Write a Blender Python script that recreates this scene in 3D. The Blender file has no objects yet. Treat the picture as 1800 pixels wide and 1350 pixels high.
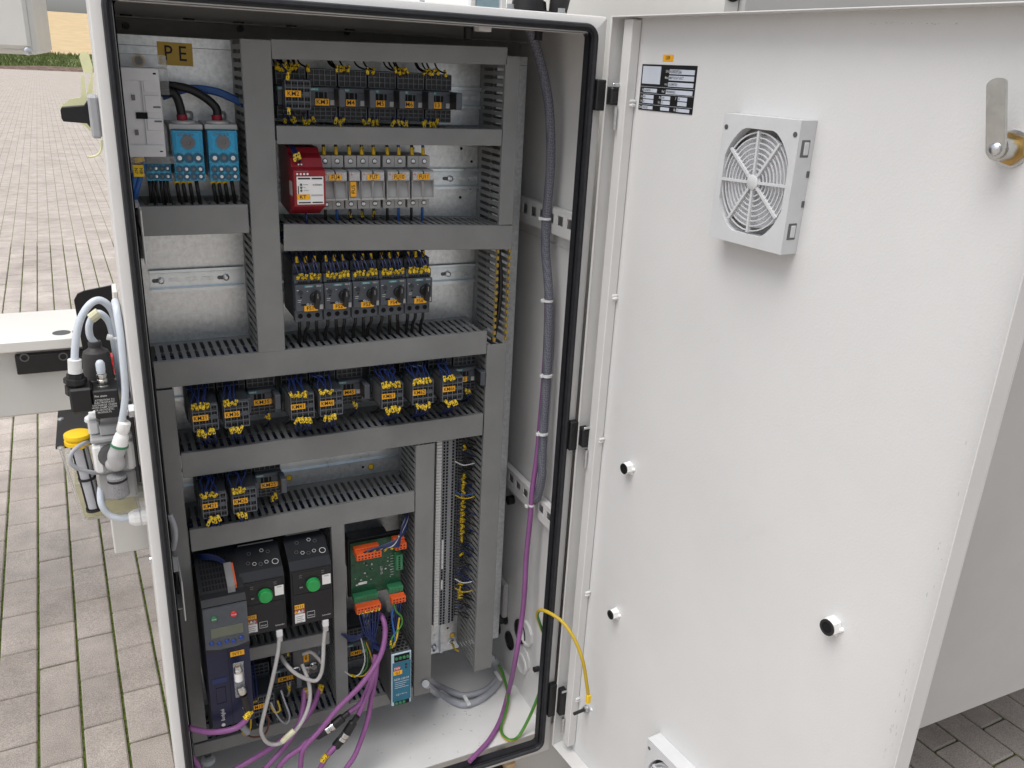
import bpy, bmesh, math, random
from mathutils import Vector, Matrix
random.seed(7)
sc = bpy.context.scene
# ------------------------------------------------------------------ camera, sky, sun, exposure
CP = Vector((-0.02433, -1.23936, -0.06992)); YAW, PIT, ROL, FPX = 0.455908, -0.355487, 0.050808, 1495.05
_cy, _sy, _cp, _sp = math.cos(YAW), math.sin(YAW), math.cos(PIT), math.sin(PIT)
_F = Vector((_sy*_cp, _cy*_cp, _sp)); _R = Vector((_cy, -_sy, 0)); _U = _R.cross(_F)
CR = math.cos(ROL)*_R + math.sin(ROL)*_U; CU = -math.sin(ROL)*_R + math.cos(ROL)*_U; CF = _F
cam = bpy.data.cameras.new('camera'); co = bpy.data.objects.new('camera', cam); sc.collection.objects.link(co)
cam.sensor_width = 36; cam.lens = FPX*36/1800; cam.clip_start = 0.02; cam.clip_end = 2000
co.matrix_world = Matrix(((CR.x, CU.x, -CF.x, CP.x), (CR.y, CU.y, -CF.y, CP.y), (CR.z, CU.z, -CF.z, CP.z), (0, 0, 0, 1)))
sc.camera = co
SUN_EL, SUN_AZ = math.radians(66), math.radians(-106)      # azimuth clockwise from +Y
w = bpy.data.worlds.new('World'); sc.world = w; w.use_nodes = True
nt = w.node_tree; bg = nt.nodes['Background']
sky = nt.nodes.new('ShaderNodeTexSky'); sky.sky_type = 'NISHITA'; sky.sun_disc = False
sky.sun_elevation = SUN_EL; sky.sun_rotation = SUN_AZ; sky.air_density = 1.0; sky.dust_density = 3.5; sky.ozone_density = 1.0
hs = nt.nodes.new('ShaderNodeHueSaturation'); hs.inputs['Saturation'].default_value = 0.34
nt.links.new(sky.outputs[0], hs.inputs['Color']); nt.links.new(hs.outputs[0], bg.inputs['Color'])
bg.inputs['Strength'].default_value = 0.12
sl = bpy.data.lights.new('sun', 'SUN'); sl.energy = 1.5; sl.angle = math.radians(45); sl.color = (1.0, 0.975, 0.945)
so = bpy.data.objects.new('sun', sl); sc.collection.objects.link(so)
sd = Vector((math.sin(SUN_AZ)*math.cos(SUN_EL), math.cos(SUN_AZ)*math.cos(SUN_EL), math.sin(SUN_EL)))
so.rotation_euler = sd.to_track_quat('Z', 'Y').to_euler(); so.location = sd*20
vs = sc.view_settings; vs.view_transform = 'Standard'; vs.look = 'None'; vs.gamma = 1.0; vs.use_curve_mapping = False
vs.exposure = 0.53
sc.cycles.max_bounces = 8; sc.cycles.transparent_max_bounces = 10
# ------------------------------------------------------------------ helpers
def ray(u, v): return CF + CR*((u-900)/FPX) - CU*((v-675)/FPX)
def py(u, v, y): d = ray(u, v); return CP + d*((y-CP.y)/d.y)
def px(u, v, x): d = ray(u, v); return CP + d*((x-CP.x)/d.x)
def pz(u, v, z): d = ray(u, v); return CP + d*((z-CP.z)/d.z)
def S(p): return tuple(p)
COL = sc.collection
ORG = {}
def tag(o, label=None, cat=None, group=None, kind=None):
    for k, x in (('label', label), ('category', cat), ('group', group), ('kind', kind)):
        if x: o[k] = x
    return o
def thing(name, label, cat, loc=(0, 0, 0), rz=0.0, group=None):
    o = bpy.data.objects.new(name, None); COL.objects.link(o); o.empty_display_size = 0.02
    o.location = loc; o.rotation_euler = (0, 0, rz); ORG[o.name] = Vector(loc)
    return tag(o, label, cat, group)
def copy_tree(o, parent=None):
    c = o.copy(); COL.objects.link(c); c.parent = parent
    for ch in o.children: copy_tree(ch, c)
    return c
class MB:
    def __init__(s): s.v = []; s.f = []; s.m = []
    def add(s, vs, fs, mi=0):
        n = len(s.v); s.v += [tuple(p) for p in vs]; s.f += [tuple(n+i for i in q) for q in fs]; s.m += [mi]*len(fs); return s
    def box(s, x0, x1, y0, y1, z0, z1, c=0.0, mi=0):
        if x0 > x1: x0, x1 = x1, x0
        if y0 > y1: y0, y1 = y1, y0
        if z0 > z1: z0, z1 = z1, z0
        if c <= 0:
            vs = [(x, y, z) for x in (x0, x1) for y in (y0, y1) for z in (z0, z1)]
            return s.add(vs, [(0, 1, 3, 2), (4, 6, 7, 5), (0, 4, 5, 1), (2, 3, 7, 6), (0, 2, 6, 4), (1, 5, 7, 3)], mi)
        c = min(c, (x1-x0)*.45, (y1-y0)*.45, (z1-z0)*.45)
        bm = bmesh.new(); bmesh.ops.create_cube(bm, size=1)
        for q in bm.verts:
            q.co = ((x0+x1)/2+q.co.x*(x1-x0), (y0+y1)/2+q.co.y*(y1-y0), (z0+z1)/2+q.co.z*(z1-z0))
        bmesh.ops.bevel(bm, geom=bm.edges[:], offset=c, segments=1, affect='EDGES', profile=.5)
        bm.verts.ensure_lookup_table(); bm.verts.index_update()
        s.add([q.co[:] for q in bm.verts], [[q.index for q in f.verts] for f in bm.faces], mi); bm.free(); return s
    def cyl(s, p0, p1, r, n=14, r2=None, mi=0, caps=True):
        p0 = Vector(p0); p1 = Vector(p1); r2 = r if r2 is None else r2
        d = (p1-p0).normalized(); a = d.orthogonal().normalized(); b = d.cross(a)
        A = [p0+(a*math.cos(t)+b*math.sin(t))*r for t in [2*math.pi*i/n for i in range(n)]]
        B = [p1+(a*math.cos(t)+b*math.sin(t))*r2 for t in [2*math.pi*i/n for i in range(n)]]
        fs = [(i, (i+1) % n, n+(i+1) % n, n+i) for i in range(n)]
        if caps: fs += [tuple(range(n-1, -1, -1)), tuple(range(n, 2*n))]
        return s.add(A+B, fs, mi)
    def lathe(s, p0, d, prof, n=18, mi=0):          # prof: (distance along d, radius)
        p0 = Vector(p0); d = Vector(d).normalized(); a = d.orthogonal().normalized(); b = d.cross(a); vs = []; fs = []
        for (h, r) in prof:
            vs += [p0+d*h+(a*math.cos(2*math.pi*i/n)+b*math.sin(2*math.pi*i/n))*r for i in range(n)]
        for k in range(len(prof)-1):
            fs += [(k*n+i, k*n+(i+1) % n, (k+1)*n+(i+1) % n, (k+1)*n+i) for i in range(n)]
        fs += [tuple(range(n-1, -1, -1)), tuple(range((len(prof)-1)*n, len(prof)*n))]
        return s.add(vs, fs, mi)
    def ring(s, p0, d, ri, ro, h, n=18, mi=0):
        p0 = Vector(p0); d = Vector(d).normalized(); a = d.orthogonal().normalized(); b = d.cross(a); vs = []; fs = []
        for (hh, r) in ((0, ro), (h, ro), (h, ri), (0, ri)): vs += [p0+d*hh+(a*math.cos(2*math.pi*i/n)+b*math.sin(2*math.pi*i/n))*r for i in range(n)]
        for k in range(4): fs += [(k*n+i, k*n+(i+1) % n, ((k+1) % 4)*n+(i+1) % n, ((k+1) % 4)*n+i) for i in range(n)]
        return s.add(vs, fs, mi)
    def tube(s, pts, r, n=8, sub=6, mi=0):
        P = spline(pts, sub); vs = []; fs = []; up = None
        for i, p in enumerate(P):
            t = (P[min(i+1, len(P)-1)]-P[max(i-1, 0)]).normalized()
            if up is None: up = t.orthogonal().normalized()
            up = (up-t*up.dot(t)).normalized(); b = t.cross(up)
            rr = r[min(i*len(r)//len(P), len(r)-1)] if isinstance(r, (list, tuple)) else r
            vs += [p+(up*math.cos(2*math.pi*k/n)+b*math.sin(2*math.pi*k/n))*rr for k in range(n)]
        for i in range(len(P)-1):
            fs += [(i*n+k, i*n+(k+1) % n, (i+1)*n+(k+1) % n, (i+1)*n+k) for k in range(n)]
        fs += [tuple(range(n-1, -1, -1)), tuple(range((len(P)-1)*n, len(P)*n))]
        return s.add(vs, fs, mi)
    def prism(s, poly, a0, a1, axis='y', mi=0):      # poly in the other two axes (x,z / y,z / x,y)
        def m(p, t): return {'y': (p[0], t, p[1]), 'x': (t, p[0], p[1]), 'z': (p[0], p[1], t)}[axis]
        n = len(poly); vs = [m(p, a0) for p in poly]+[m(p, a1) for p in poly]
        return s.add(vs, [tuple(range(n)), tuple(range(2*n-1, n-1, -1))]+[(i, n+i, n+(i+1) % n, (i+1) % n) for i in range(n)], mi)
    def quad(s, a, b, c, d, mi=0): return s.add([a, b, c, d], [(0, 1, 2, 3)], mi)
    def build(s, name, mat, parent=None, smooth=False, local=False, loc=None):
        me = bpy.data.meshes.new(name); off = Vector((0, 0, 0))
        if parent is not None and not local:
            q = parent
            while q is not None: off = off+Vector(q.location); q = q.parent
        if loc is not None: off = Vector(loc)
        me.from_pydata([(p[0]-off.x, p[1]-off.y, p[2]-off.z) for p in s.v], [], s.f)
        for k in (mat if isinstance(mat, (list, tuple)) else [mat]): me.materials.append(k)
        me.polygons.foreach_set('material_index', s.m)
        bm = bmesh.new(); bm.from_mesh(me); bmesh.ops.recalc_face_normals(bm, faces=bm.faces); bm.to_mesh(me); bm.free()
        if smooth:
            me.polygons.foreach_set('use_smooth', [True]*len(me.polygons))
            try: me.set_sharp_from_angle(angle=math.radians(40))
            except Exception: pass
        o = bpy.data.objects.new(name, me); COL.objects.link(o)
        if parent is not None: o.parent = parent
        if loc is not None: o.location = loc
        return o
def spline(pts, sub=6):
    P = [Vector(p) for p in pts]
    if len(P) < 3: return P
    out = []
    for i in range(len(P)-1):
        a = P[i-1] if i else P[0]*2-P[1]; b = P[i]; c = P[i+1]; d = P[i+2] if i+2 < len(P) else P[-1]*2-P[-2]
        for k in range(sub):
            t = k/sub
            out.append(.5*((2*b)+(c-a)*t+(2*a-5*b+4*c-d)*t*t+(3*b-a-3*c+d)*t**3))
    return out+[P[-1]]
_TX = {}
def text(s, size, mat, parent, loc, rot=(math.pi/2, 0, 0), name='lettering', align='CENTER', sx=1.0):
    k = (s, align, mat.name)
    if k not in _TX:
        cu = bpy.data.curves.new('t', 'FONT'); cu.body = s; cu.align_x = align; cu.align_y = 'CENTER'; cu.resolution_u = 2; cu.offset = .004
        t = bpy.data.objects.new('t', cu); COL.objects.link(t)
        me = bpy.data.meshes.new_from_object(t, depsgraph=bpy.context.evaluated_depsgraph_get())
        bpy.data.objects.remove(t); bpy.data.curves.remove(cu)
        me.materials.clear(); me.materials.append(mat); me.name = 'lettering'; _TX[k] = me
    o = bpy.data.objects.new(name, _TX[k]); COL.objects.link(o); o.parent = parent
    o.location = loc; o.rotation_euler = rot; o.scale = (size*sx, size, size); return o
# ------------------------------------------------------------------ materials
def lk(t, a, b): t.links.new(a, b)
def mat(name, col, rough=.5, metal=0.0, var=0.08, vscale=30.0, bump=0.0, bscale=300.0, spec=.5, coat=0.0, rvar=0.0, rand=0.0, trans=0.0, ior=1.45, alpha=1.0):
    m = bpy.data.materials.new(name); m.use_nodes = True; t = m.node_tree; b = t.nodes['Principled BSDF']
    b.inputs['Roughness'].default_value = rough; b.inputs['Metallic'].default_value = metal
    b.inputs['Specular IOR Level'].default_value = spec; b.inputs['Coat Weight'].default_value = coat
    b.inputs['Transmission Weight'].default_value = trans; b.inputs['IOR'].default_value = ior; b.inputs['Alpha'].default_value = alpha
    tc = t.nodes.new('ShaderNodeTexCoord'); g = t.nodes.new('ShaderNodeNewGeometry')
    n = t.nodes.new('ShaderNodeTexNoise'); n.inputs['Scale'].default_value = vscale; n.inputs['Detail'].default_value = 5; n.inputs['Roughness'].default_value = .65
    lk(t, g.outputs['Position'], n.inputs['Vector'])
    mx = t.nodes.new('ShaderNodeMix'); mx.data_type = 'RGBA'; mx.blend_type = 'MIX'
    mx.inputs[6].default_value = (*[c*(1-var*1.6) for c in col], 1); mx.inputs[7].default_value = (*[min(1, c*(1+var)) for c in col], 1)
    mr = t.nodes.new('ShaderNodeMapRange'); mr.inputs[1].default_value = .3; mr.inputs[2].default_value = .7
    lk(t, n.outputs[0], mr.inputs[0]); lk(t, mr.outputs[0], mx.inputs[0]); out = mx.outputs[2]
    if rand:
        oi = t.nodes.new('ShaderNodeObjectInfo'); hv = t.nodes.new('ShaderNodeHueSaturation')
        r2 = t.nodes.new('ShaderNodeMapRange'); r2.inputs[3].default_value = 1-rand; r2.inputs[4].default_value = 1+rand
        lk(t, oi.outputs['Random'], r2.inputs[0]); lk(t, r2.outputs[0], hv.inputs['Value']); lk(t, out, hv.inputs['Color']); out = hv.outputs[0]
    lk(t, out, b.inputs['Base Color'])
    if rvar:
        r3 = t.nodes.new('ShaderNodeMapRange'); r3.inputs[3].default_value = rough-rvar; r3.inputs[4].default_value = rough+rvar
        lk(t, n.outputs[0], r3.inputs[0]); lk(t, r3.outputs[0], b.inputs['Roughness'])
    if bump:
        n2 = t.nodes.new('ShaderNodeTexNoise'); n2.inputs['Scale'].default_value = bscale; n2.inputs['Detail'].default_value = 2
        lk(t, g.outputs['Position'], n2.inputs['Vector'])
        bp = t.nodes.new('ShaderNodeBump'); bp.inputs['Strength'].default_value = bump; bp.inputs['Distance'].default_value = .001
        lk(t, n2.outputs[0], bp.inputs['Height']); lk(t, bp.outputs[0], b.inputs['Normal'])
    m.diffuse_color = (*col, 1)
    return m
PAINT = mat('hammered_light_grey_paint', (.635, .632, .62), .40, var=.035, vscale=5, bump=.22, bscale=280, rvar=.06)
PAINT_IN = mat('smooth_light_grey_paint', (.66, .66, .65), .45, var=.04, vscale=9, bump=.1, bscale=300)
WHITEP = mat('weld_white_paint', (.78, .78, .77), .4, var=.03)
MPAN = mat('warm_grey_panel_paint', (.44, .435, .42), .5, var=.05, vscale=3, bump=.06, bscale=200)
MACH = mat('machine_cream_paint', (.60, .59, .56), .45, var=.04, vscale=4, bump=.12, bscale=200)
BEAMW = mat('beam_white_paint', (.74, .73, .69), .38, var=.03, vscale=5, bump=.1, bscale=200)
WOOD = mat('bare_wood', (.55, .38, .22), .7, var=.2, vscale=60)
RUB = mat('gasket_rubber', (.016, .017, .021), .5, var=.25, vscale=80)
BLACK = mat('black_plastic', (.011, .011, .012), .45, var=.15, rvar=.06)
BLACKS = mat('black_satin_metal', (.014, .014, .015), .35, var=.2)
VOID = mat('dark_recess', (.003, .003, .004), .9, var=0)
DUCT = mat('grey_duct_plastic', (.185, .189, .187), .37, var=.08, vscale=12, bump=.05, bscale=900)
DUCTS = mat('grey_duct_wall', (.185, .189, .187), .5, var=.08, vscale=20)
ANTH = mat('anthracite_plastic', (.030, .035, .042), .42, var=.12, vscale=50, bump=.05, bscale=1500)
ANTHL = mat('slate_plastic', (.066, .076, .090), .45, var=.1, vscale=50)
RIB = mat('light_slate_rib', (.105, .118, .135), .45, var=.1, vscale=50)
NAVYB = mat('dark_navy_plastic', (.006, .0075, .011), .4, var=.15, vscale=40, bump=.05, bscale=1800)
BLUED = mat('dark_blue_plastic', (.007, .011, .042), .35, var=.12, vscale=30)
TEAL = mat('teal_print', (.02, .19, .20), .5)
YEL = mat('yellow_cap', (.80, .53, .012), .42, var=.06)
ORL = mat('orange_label', (.83, .40, .015), .5, var=.06, vscale=90)
WHITE = mat('white_label', (.74, .74, .73), .5, var=.03)
INK = mat('black_print', (.012, .012, .012), .6)
INKW = mat('white_print', (.62, .62, .62), .6)
RED = mat('red_plastic', (.26, .012, .02), .42, var=.1, vscale=40)
REDB = mat('red_cap', (.60, .03, .03), .4)
LGREY = mat('light_grey_plastic', (.42, .42, .42), .45, var=.05, vscale=40)
FUSE = mat('fuse_grey_plastic', (.40, .40, .395), .42, var=.05, vscale=40)
FANP = mat('fan_grey_plastic', (.56, .57, .58), .42, var=.04, vscale=20)
MATW = mat('filter_fleece', (.60, .61, .64), .9, var=.15, vscale=400, bump=.6, bscale=1200)
SCR = mat('zinc_screw', (.62, .64, .66), .28, metal=1.0, var=.12, vscale=200)
RAIL = mat('zinc_rail', (.60, .66, .70), .30, metal=1.0, var=.08, vscale=60, rvar=.08)
BRASS = mat('yellow_brass', (.50, .33, .12), .35, metal=1.0)
NICK = mat('nickel', (.60, .60, .58), .24, metal=1.0, var=.10, vscale=60)
WBLUE = mat('blue_wire', (.008, .018, .085), .42, var=.15)
WBLK = mat('black_wire', (.010, .010, .011), .45, var=.2)
WLB = mat('mid_blue_wire', (.02, .09, .30), .42)
WWH = mat('white_wire', (.55, .55, .55), .45)
WRED = mat('red_sleeve', (.28, .012, .03), .5)
PURP = mat('purple_cable', (.245, .088, .245), .45, var=.07, vscale=60)
CGREY = mat('grey_cable', (.36, .37, .40), .42, var=.05)
CGREY2 = mat('warm_grey_cable', (.42, .41, .40), .45, var=.06)
HOSE = mat('pale_blue_hose', (.57, .62, .68), .32, var=.04)
CLIP = mat('clear_white_nylon', (.72, .73, .73), .35)
ORC = mat('orange_connector', (.68, .10, .02), .5, var=.08)
GRC = mat('green_connector', (.035, .19, .085), .45, var=.1)
PCB = mat('green_circuit_board', (.012, .075, .035), .35, var=.3, vscale=180)
GBTN = mat('green_dial', (.02, .30, .07), .45)
NDR = mat('petrol_blue_print', (.015, .13, .21), .38, var=.05)
GREYM = mat('dark_grey_metal', (.14, .14, .145), .45, metal=.5, var=.1)
RUBG = mat('dark_grey_rubber', (.045, .042, .042), .6, var=.12)
PALEY = mat('pale_yellow_plastic', (.82, .82, .50), .45, var=.05)
LCD = mat('lcd_glass', (.12, .13, .10), .2, var=.08)
TAGP = mat('cream_tag', (.62, .60, .42), .4)
def glassy(name, col, rough=.08, trans=.85, alpha=1.0):
    return mat(name, col, rough, trans=trans, var=.03, ior=1.3, alpha=alpha)
CLEAR = glassy('clear_plastic', (.86, .87, .88), .12, .75, .55)
BLUEC = glassy('clear_blue_plastic', (.09, .60, .92), .06, .5, .66)
RESC = glassy('clear_reservoir', (.86, .88, .84), .05, .9, .45)
OIL = glassy('straw_oil', (.80, .75, .46), .1, .4, .62)
def zinc():
    m = mat('galvanised_sheet', (.64, .67, .69), .34, metal=.9, var=.14, vscale=120, rvar=.1)
    t = m.node_tree; b = t.nodes['Principled BSDF']; g = t.nodes.new('ShaderNodeNewGeometry')
    v = t.nodes.new('ShaderNodeTexVoronoi'); v.inputs['Scale'].default_value = 160; lk(t, g.outputs['Position'], v.inputs['Vector'])
    mp = t.nodes.new('ShaderNodeMapping'); mp.inputs['Scale'].default_value = (900, 900, 60); lk(t, g.outputs['Position'], mp.inputs['Vector'])
    n = t.nodes.new('ShaderNodeTexNoise'); n.inputs['Scale'].default_value = 1; lk(t, mp.outputs[0], n.inputs['Vector'])
    ad = t.nodes.new('ShaderNodeMath'); ad.operation = 'MULTIPLY_ADD'; ad.inputs[1].default_value = .5
    lk(t, v.outputs['Color'], ad.inputs[0]); lk(t, n.outputs[0], ad.inputs[2])
    bp = t.nodes.new('ShaderNodeBump'); bp.inputs['Strength'].default_value = .22; bp.inputs['Distance'].default_value = .0006
    lk(t, ad.outputs[0], bp.inputs['Height']); lk(t, bp.outputs[0], b.inputs['Normal']); return m
ZINC = zinc()
def printed(name, col, ink, scale, thr):
    m = mat(name, col, .45, var=.05); t = m.node_tree; b = t.nodes['Principled BSDF']
    tc = t.nodes.new('ShaderNodeTexCoord'); mp = t.nodes.new('ShaderNodeMapping'); mp.inputs['Scale'].default_value = scale
    lk(t, tc.outputs['Object'], mp.inputs['Vector']); n = t.nodes.new('ShaderNodeTexNoise'); n.inputs['Scale'].default_value = 1; n.inputs['Detail'].default_value = 0
    lk(t, mp.outputs[0], n.inputs['Vector']); c = t.nodes.new('ShaderNodeMath'); c.operation = 'GREATER_THAN'; c.inputs[1].default_value = thr
    lk(t, n.outputs[0], c.inputs[0]); mx = t.nodes.new('ShaderNodeMix'); mx.data_type = 'RGBA'
    src = b.inputs['Base Color'].links[0].from_socket
    lk(t, c.outputs[0], mx.inputs[0]); lk(t, src, mx.inputs[6]); mx.inputs[7].default_value = (*ink, 1); lk(t, mx.outputs[2], b.inputs['Base Color']); return m
MARK = printed('yellow_marker_print', (.74, .51, .02), (.03, .025, .01), (800, 800, 380), .57)
AMBER = mat('amber_tip', (.30, .20, .03), .5)
def striped(name, a, bcol, k):
    m = mat(name, a, .45, var=.04); return m
GYG = mat('earth_green', (.05, .20, .03), .45); GYY = mat('earth_yellow', (.50, .34, .02), .45)
def braid():
    m = mat('grey_braid', (.16, .17, .20), .55, var=.1); t = m.node_tree; b = t.nodes['Principled BSDF']
    g = t.nodes.new('ShaderNodeNewGeometry'); mp = t.nodes.new('ShaderNodeMapping'); mp.inputs['Scale'].default_value = (420, 420, 300); mp.inputs['Rotation'].default_value = (0, .7, .4)
    lk(t, g.outputs['Position'], mp.inputs['Vector']); ck = t.nodes.new('ShaderNodeTexChecker'); ck.inputs['Scale'].default_value = 1
    ck.inputs['Color1'].default_value = (.085, .09, .125, 1); ck.inputs['Color2'].default_value = (.17, .175, .20, 1)
    lk(t, mp.outputs[0], ck.inputs['Vector']); lk(t, ck.outputs[0], b.inputs['Base Color'])
    bp = t.nodes.new('ShaderNodeBump'); bp.inputs['Strength'].default_value = .5; bp.inputs['Distance'].default_value = .001
    lk(t, ck.outputs[1], bp.inputs['Height']); lk(t, bp.outputs[0], b.inputs['Normal']); return m
BRAID = braid()
# ------------------------------------------------------------------ ground, verge, field
ZG = -1.72; GA = 0.041
gex = Vector((math.cos(GA), math.sin(GA), 0)); gey = Vector((-math.sin(GA), math.cos(GA), 0))
def paver_mat(brick):
    m = mat('concrete_paver' if not brick else 'paved_sheet', (.50, .455, .415), .85, var=.13, vscale=7, bump=.9, bscale=420, rand=.09 if not brick else 0)
    t = m.node_tree; b = t.nodes['Principled BSDF']; g = t.nodes.new('ShaderNodeNewGeometry')
    n = t.nodes.new('ShaderNodeTexNoise'); n.inputs['Scale'].default_value = 380; n.inputs['Detail'].default_value = 3; lk(t, g.outputs['Position'], n.inputs['Vector'])
    cr = t.nodes.new('ShaderNodeValToRGB'); cr.color_ramp.elements[0].position = .3; cr.color_ramp.elements[0].color = (.62, .60, .60, 1); cr.color_ramp.elements[1].position = .68; cr.color_ramp.elements[1].color = (1.18, 1.16, 1.14, 1)
    lk(t, n.outputs[0], cr.inputs[0]); mu = t.nodes.new('ShaderNodeMix'); mu.data_type = 'RGBA'; mu.blend_type = 'MULTIPLY'; mu.inputs[0].default_value = 1
    src = b.inputs['Base Color'].links[0].from_socket; lk(t, src, mu.inputs[6]); lk(t, cr.outputs[0], mu.inputs[7]); lk(t, mu.outputs[2], b.inputs['Base Color'])
    n5 = t.nodes.new('ShaderNodeTexNoise'); n5.inputs['Scale'].default_value = 2.3; n5.inputs['Detail'].default_value = 6; lk(t, g.outputs['Position'], n5.inputs['Vector'])
    c5 = t.nodes.new('ShaderNodeValToRGB'); c5.color_ramp.elements[0].position = .34; c5.color_ramp.elements[0].color = (.88, .87, .86, 1); c5.color_ramp.elements[1].position = .56; c5.color_ramp.elements[1].color = (1.04, 1.04, 1.04, 1)
    m5 = t.nodes.new('ShaderNodeMix'); m5.data_type = 'RGBA'; m5.blend_type = 'MULTIPLY'; m5.inputs[0].default_value = 1; lk(t, n5.outputs[0], c5.inputs[0]); lk(t, mu.outputs[2], m5.inputs[6]); lk(t, c5.outputs[0], m5.inputs[7]); mu = m5; lk(t, mu.outputs[2], b.inputs['Base Color'])
    if brick:
        mp = t.nodes.new('ShaderNodeMapping'); mp.vector_type = 'POINT'; mp.inputs['Rotation'].default_value = (0, 0, -GA); lk(t, g.outputs['Position'], mp.inputs['Vector'])
        sx = t.nodes.new('ShaderNodeSeparateXYZ'); lk(t, mp.outputs[0], sx.inputs[0]); cx = t.nodes.new('ShaderNodeCombineXYZ')
        a1 = t.nodes.new('ShaderNodeMath'); a1.operation = 'ADD'; a1.inputs[1].default_value = 20-.69; lk(t, sx.outputs[1], a1.inputs[0]); lk(t, a1.outputs[0], cx.inputs[0])
        a2 = t.nodes.new('ShaderNodeMath'); a2.operation = 'ADD'; a2.inputs[1].default_value = 20.0+.084; lk(t, sx.outputs[0], a2.inputs[0]); lk(t, a2.outputs[0], cx.inputs[1])
        br = t.nodes.new('ShaderNodeTexBrick'); br.offset = .5; br.offset_frequency = 2; br.inputs['Scale'].default_value = 1; br.inputs['Mortar Size'].default_value = .0036
        br.inputs['Brick Width'].default_value = .2; br.inputs['Row Height'].default_value = .1; br.inputs['Mortar Smooth'].default_value = .3
        lk(t, cx.outputs[0], br.inputs['Vector']); mx = t.nodes.new('ShaderNodeMix'); mx.data_type = 'RGBA'
        lk(t, br.outputs['Fac'], mx.inputs[0]); lk(t, mu.outputs[2], mx.inputs[6]); mx.inputs[7].default_value = (.22, .21, .13, 1); lk(t, mx.outputs[2], b.inputs['Base Color'])
    return m
PAVE = paver_mat(False); PAVES = paver_mat(True)
MOSS = mat('mossy_joint', (.10, .14, .018), .95, var=.55, vscale=90, bump=1.0, bscale=500)
pav = MB()
def gpt(gx, gy, z): p = gex*gx+gey*gy; return (p.x, p.y, z)
pav.quad(gpt(-70, 7.20, ZG-.004), gpt(90, 7.20, ZG-.004), gpt(90, 69, ZG-.004), gpt(-70, 69, ZG-.004))
pavement = pav.build('pavement', PAVES); tag(pavement, kind='structure')
pj = MB(); NX = 60
for i in range(NX):
    for j in range(NX):
        x0, x1 = -6+12*i/NX, -6+12*(i+1)/NX; y0, y1 = -6+13.5*j/NX, -6+13.5*(j+1)/NX
        pj.quad(gpt(x0, y0, ZG-.007), gpt(x1, y0, ZG-.007), gpt(x1, y1, ZG-.007), gpt(x0, y1, ZG-.007))
joint = pj.build('mossy_joint_bed', MOSS, pavement)
far = MB()
for (a, b, c, d) in ((-70, -6, -30, 7.49), (6, 90, -30, 7.49), (-6, 6, -30, -6)):
    far.quad(gpt(a, c, ZG-.004), gpt(b, c, ZG-.004), gpt(b, d, ZG-.004), gpt(a, d, ZG-.004))
far.build('outer_paving', PAVES, pavement)
def paver_mesh(ln):
    b = MB(); b.box(-.0468, .0468, -ln/2+.0022, ln/2-.0022, -.05, 0, .0035); o = b.build('paver', PAVE); me = o.data; bpy.data.objects.remove(o); return me
PM = paver_mesh(.2); cells = []
for i in range(-59, 60):
    for j in range(-32, 35):
        gx = -.084+.1*i+.05; gy = .69+.1*(i % 2)+.2*j+.1
        if gy > 7.38 or gy < -5.8 or abs(gx) > 5.9: continue
        p = Vector(gpt(gx, gy, ZG)); d = p-CP; zc = d.dot(CF); size = 0
        if zc > .3:
            u = 900+FPX*d.dot(CR)/zc; v = 675-FPX*d.dot(CU)/zc
            if -40 < u < 340 and 100 < v < 1400 and not (u > 225+.11*(v-480)) : size = 1/zc
            elif 1580 < u < 1840 and 1190 < v < 1420: size = 1/zc
        cells.append((size, gx, gy))
cells.sort(reverse=True)
rest = MB()
for n, (sz, gx, gy) in enumerate(cells):
    p = gpt(gx, gy, ZG+random.uniform(-.0015, .0015)); rz = GA+random.gauss(0, .004)
    if sz > 0 and n < 290:
        o = bpy.data.objects.new('paver', PM); COL.objects.link(o); o.parent = pavement; o.location = p
        o.rotation_euler = (random.gauss(0, .004), random.gauss(0, .006), rz)
    else:
        c_, s_ = math.cos(rz), math.sin(rz)
        q = [(p[0]+x*c_-y*s_, p[1]+x*s_+y*c_) for x, y in ((-.0468, -.0978), (.0468, -.0978), (.0468, .0978), (-.0468, .0978))]
        rest.add([(x, y, p[2]) for x, y in q]+[(x, y, p[2]-.02) for x, y in q], [(0, 1, 2, 3), (0, 4, 5, 1), (1, 5, 6, 2), (2, 6, 7, 3), (3, 7, 4, 0)])
tag(rest.build('further_pavers', PAVE, pavement), kind='stuff')
# moss tufts proud of the joints
GRASSM = mat('verge_grass', (.15, .19, .06), .8, var=.45, vscale=2.5); SOIL = mat('brown_soil', (.16, .11, .085), .95, var=.35, vscale=3)
WHEAT = mat('ripe_wheat', (.56, .42, .235), .9, var=.14, vscale=.35, bump=1, bscale=3)
vg = MB(); rows = [(66.5, ZG-.02), (68, ZG+.1), (71, ZG+.16), (78, -1.15), (90, -.86)]
N = 50
for k in range(len(rows)-1):
    for i in range(N):
        x0, x1 = -60+150*i/N, -60+150*(i+1)/N
        h = lambda x, k: rows[k][1]+(.12*math.sin(x*1.7+k)+.08*math.sin(x*4.1+2*k) if k else 0)
        vg.quad((x0, rows[k][0], h(x0, k)), (x1, rows[k][0], h(x1, k)), (x1, rows[k+1][0], h(x1, k+1)), (x0, rows[k+1][0], h(x0, k+1)), 0 if k > 0 else 1)
verge = vg.build('grass_verge', [GRASSM, SOIL], smooth=True); tag(verge, kind='structure')
bl = MB()
for i in range(9000):
    x = random.uniform(-22, 6); y = random.uniform(69, 88); t = (y-69)/20
    z = ZG+.1+max(0, (y-71)/19)*.75; h = random.uniform(.12, .42); a = random.uniform(-.15, .15); ww = random.uniform(.04, .12)
    bl.add([(x-ww, y, z-.1), (x+ww, y, z-.1), (x+a, y+a, z+h)], [(0, 1, 2)])
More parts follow.
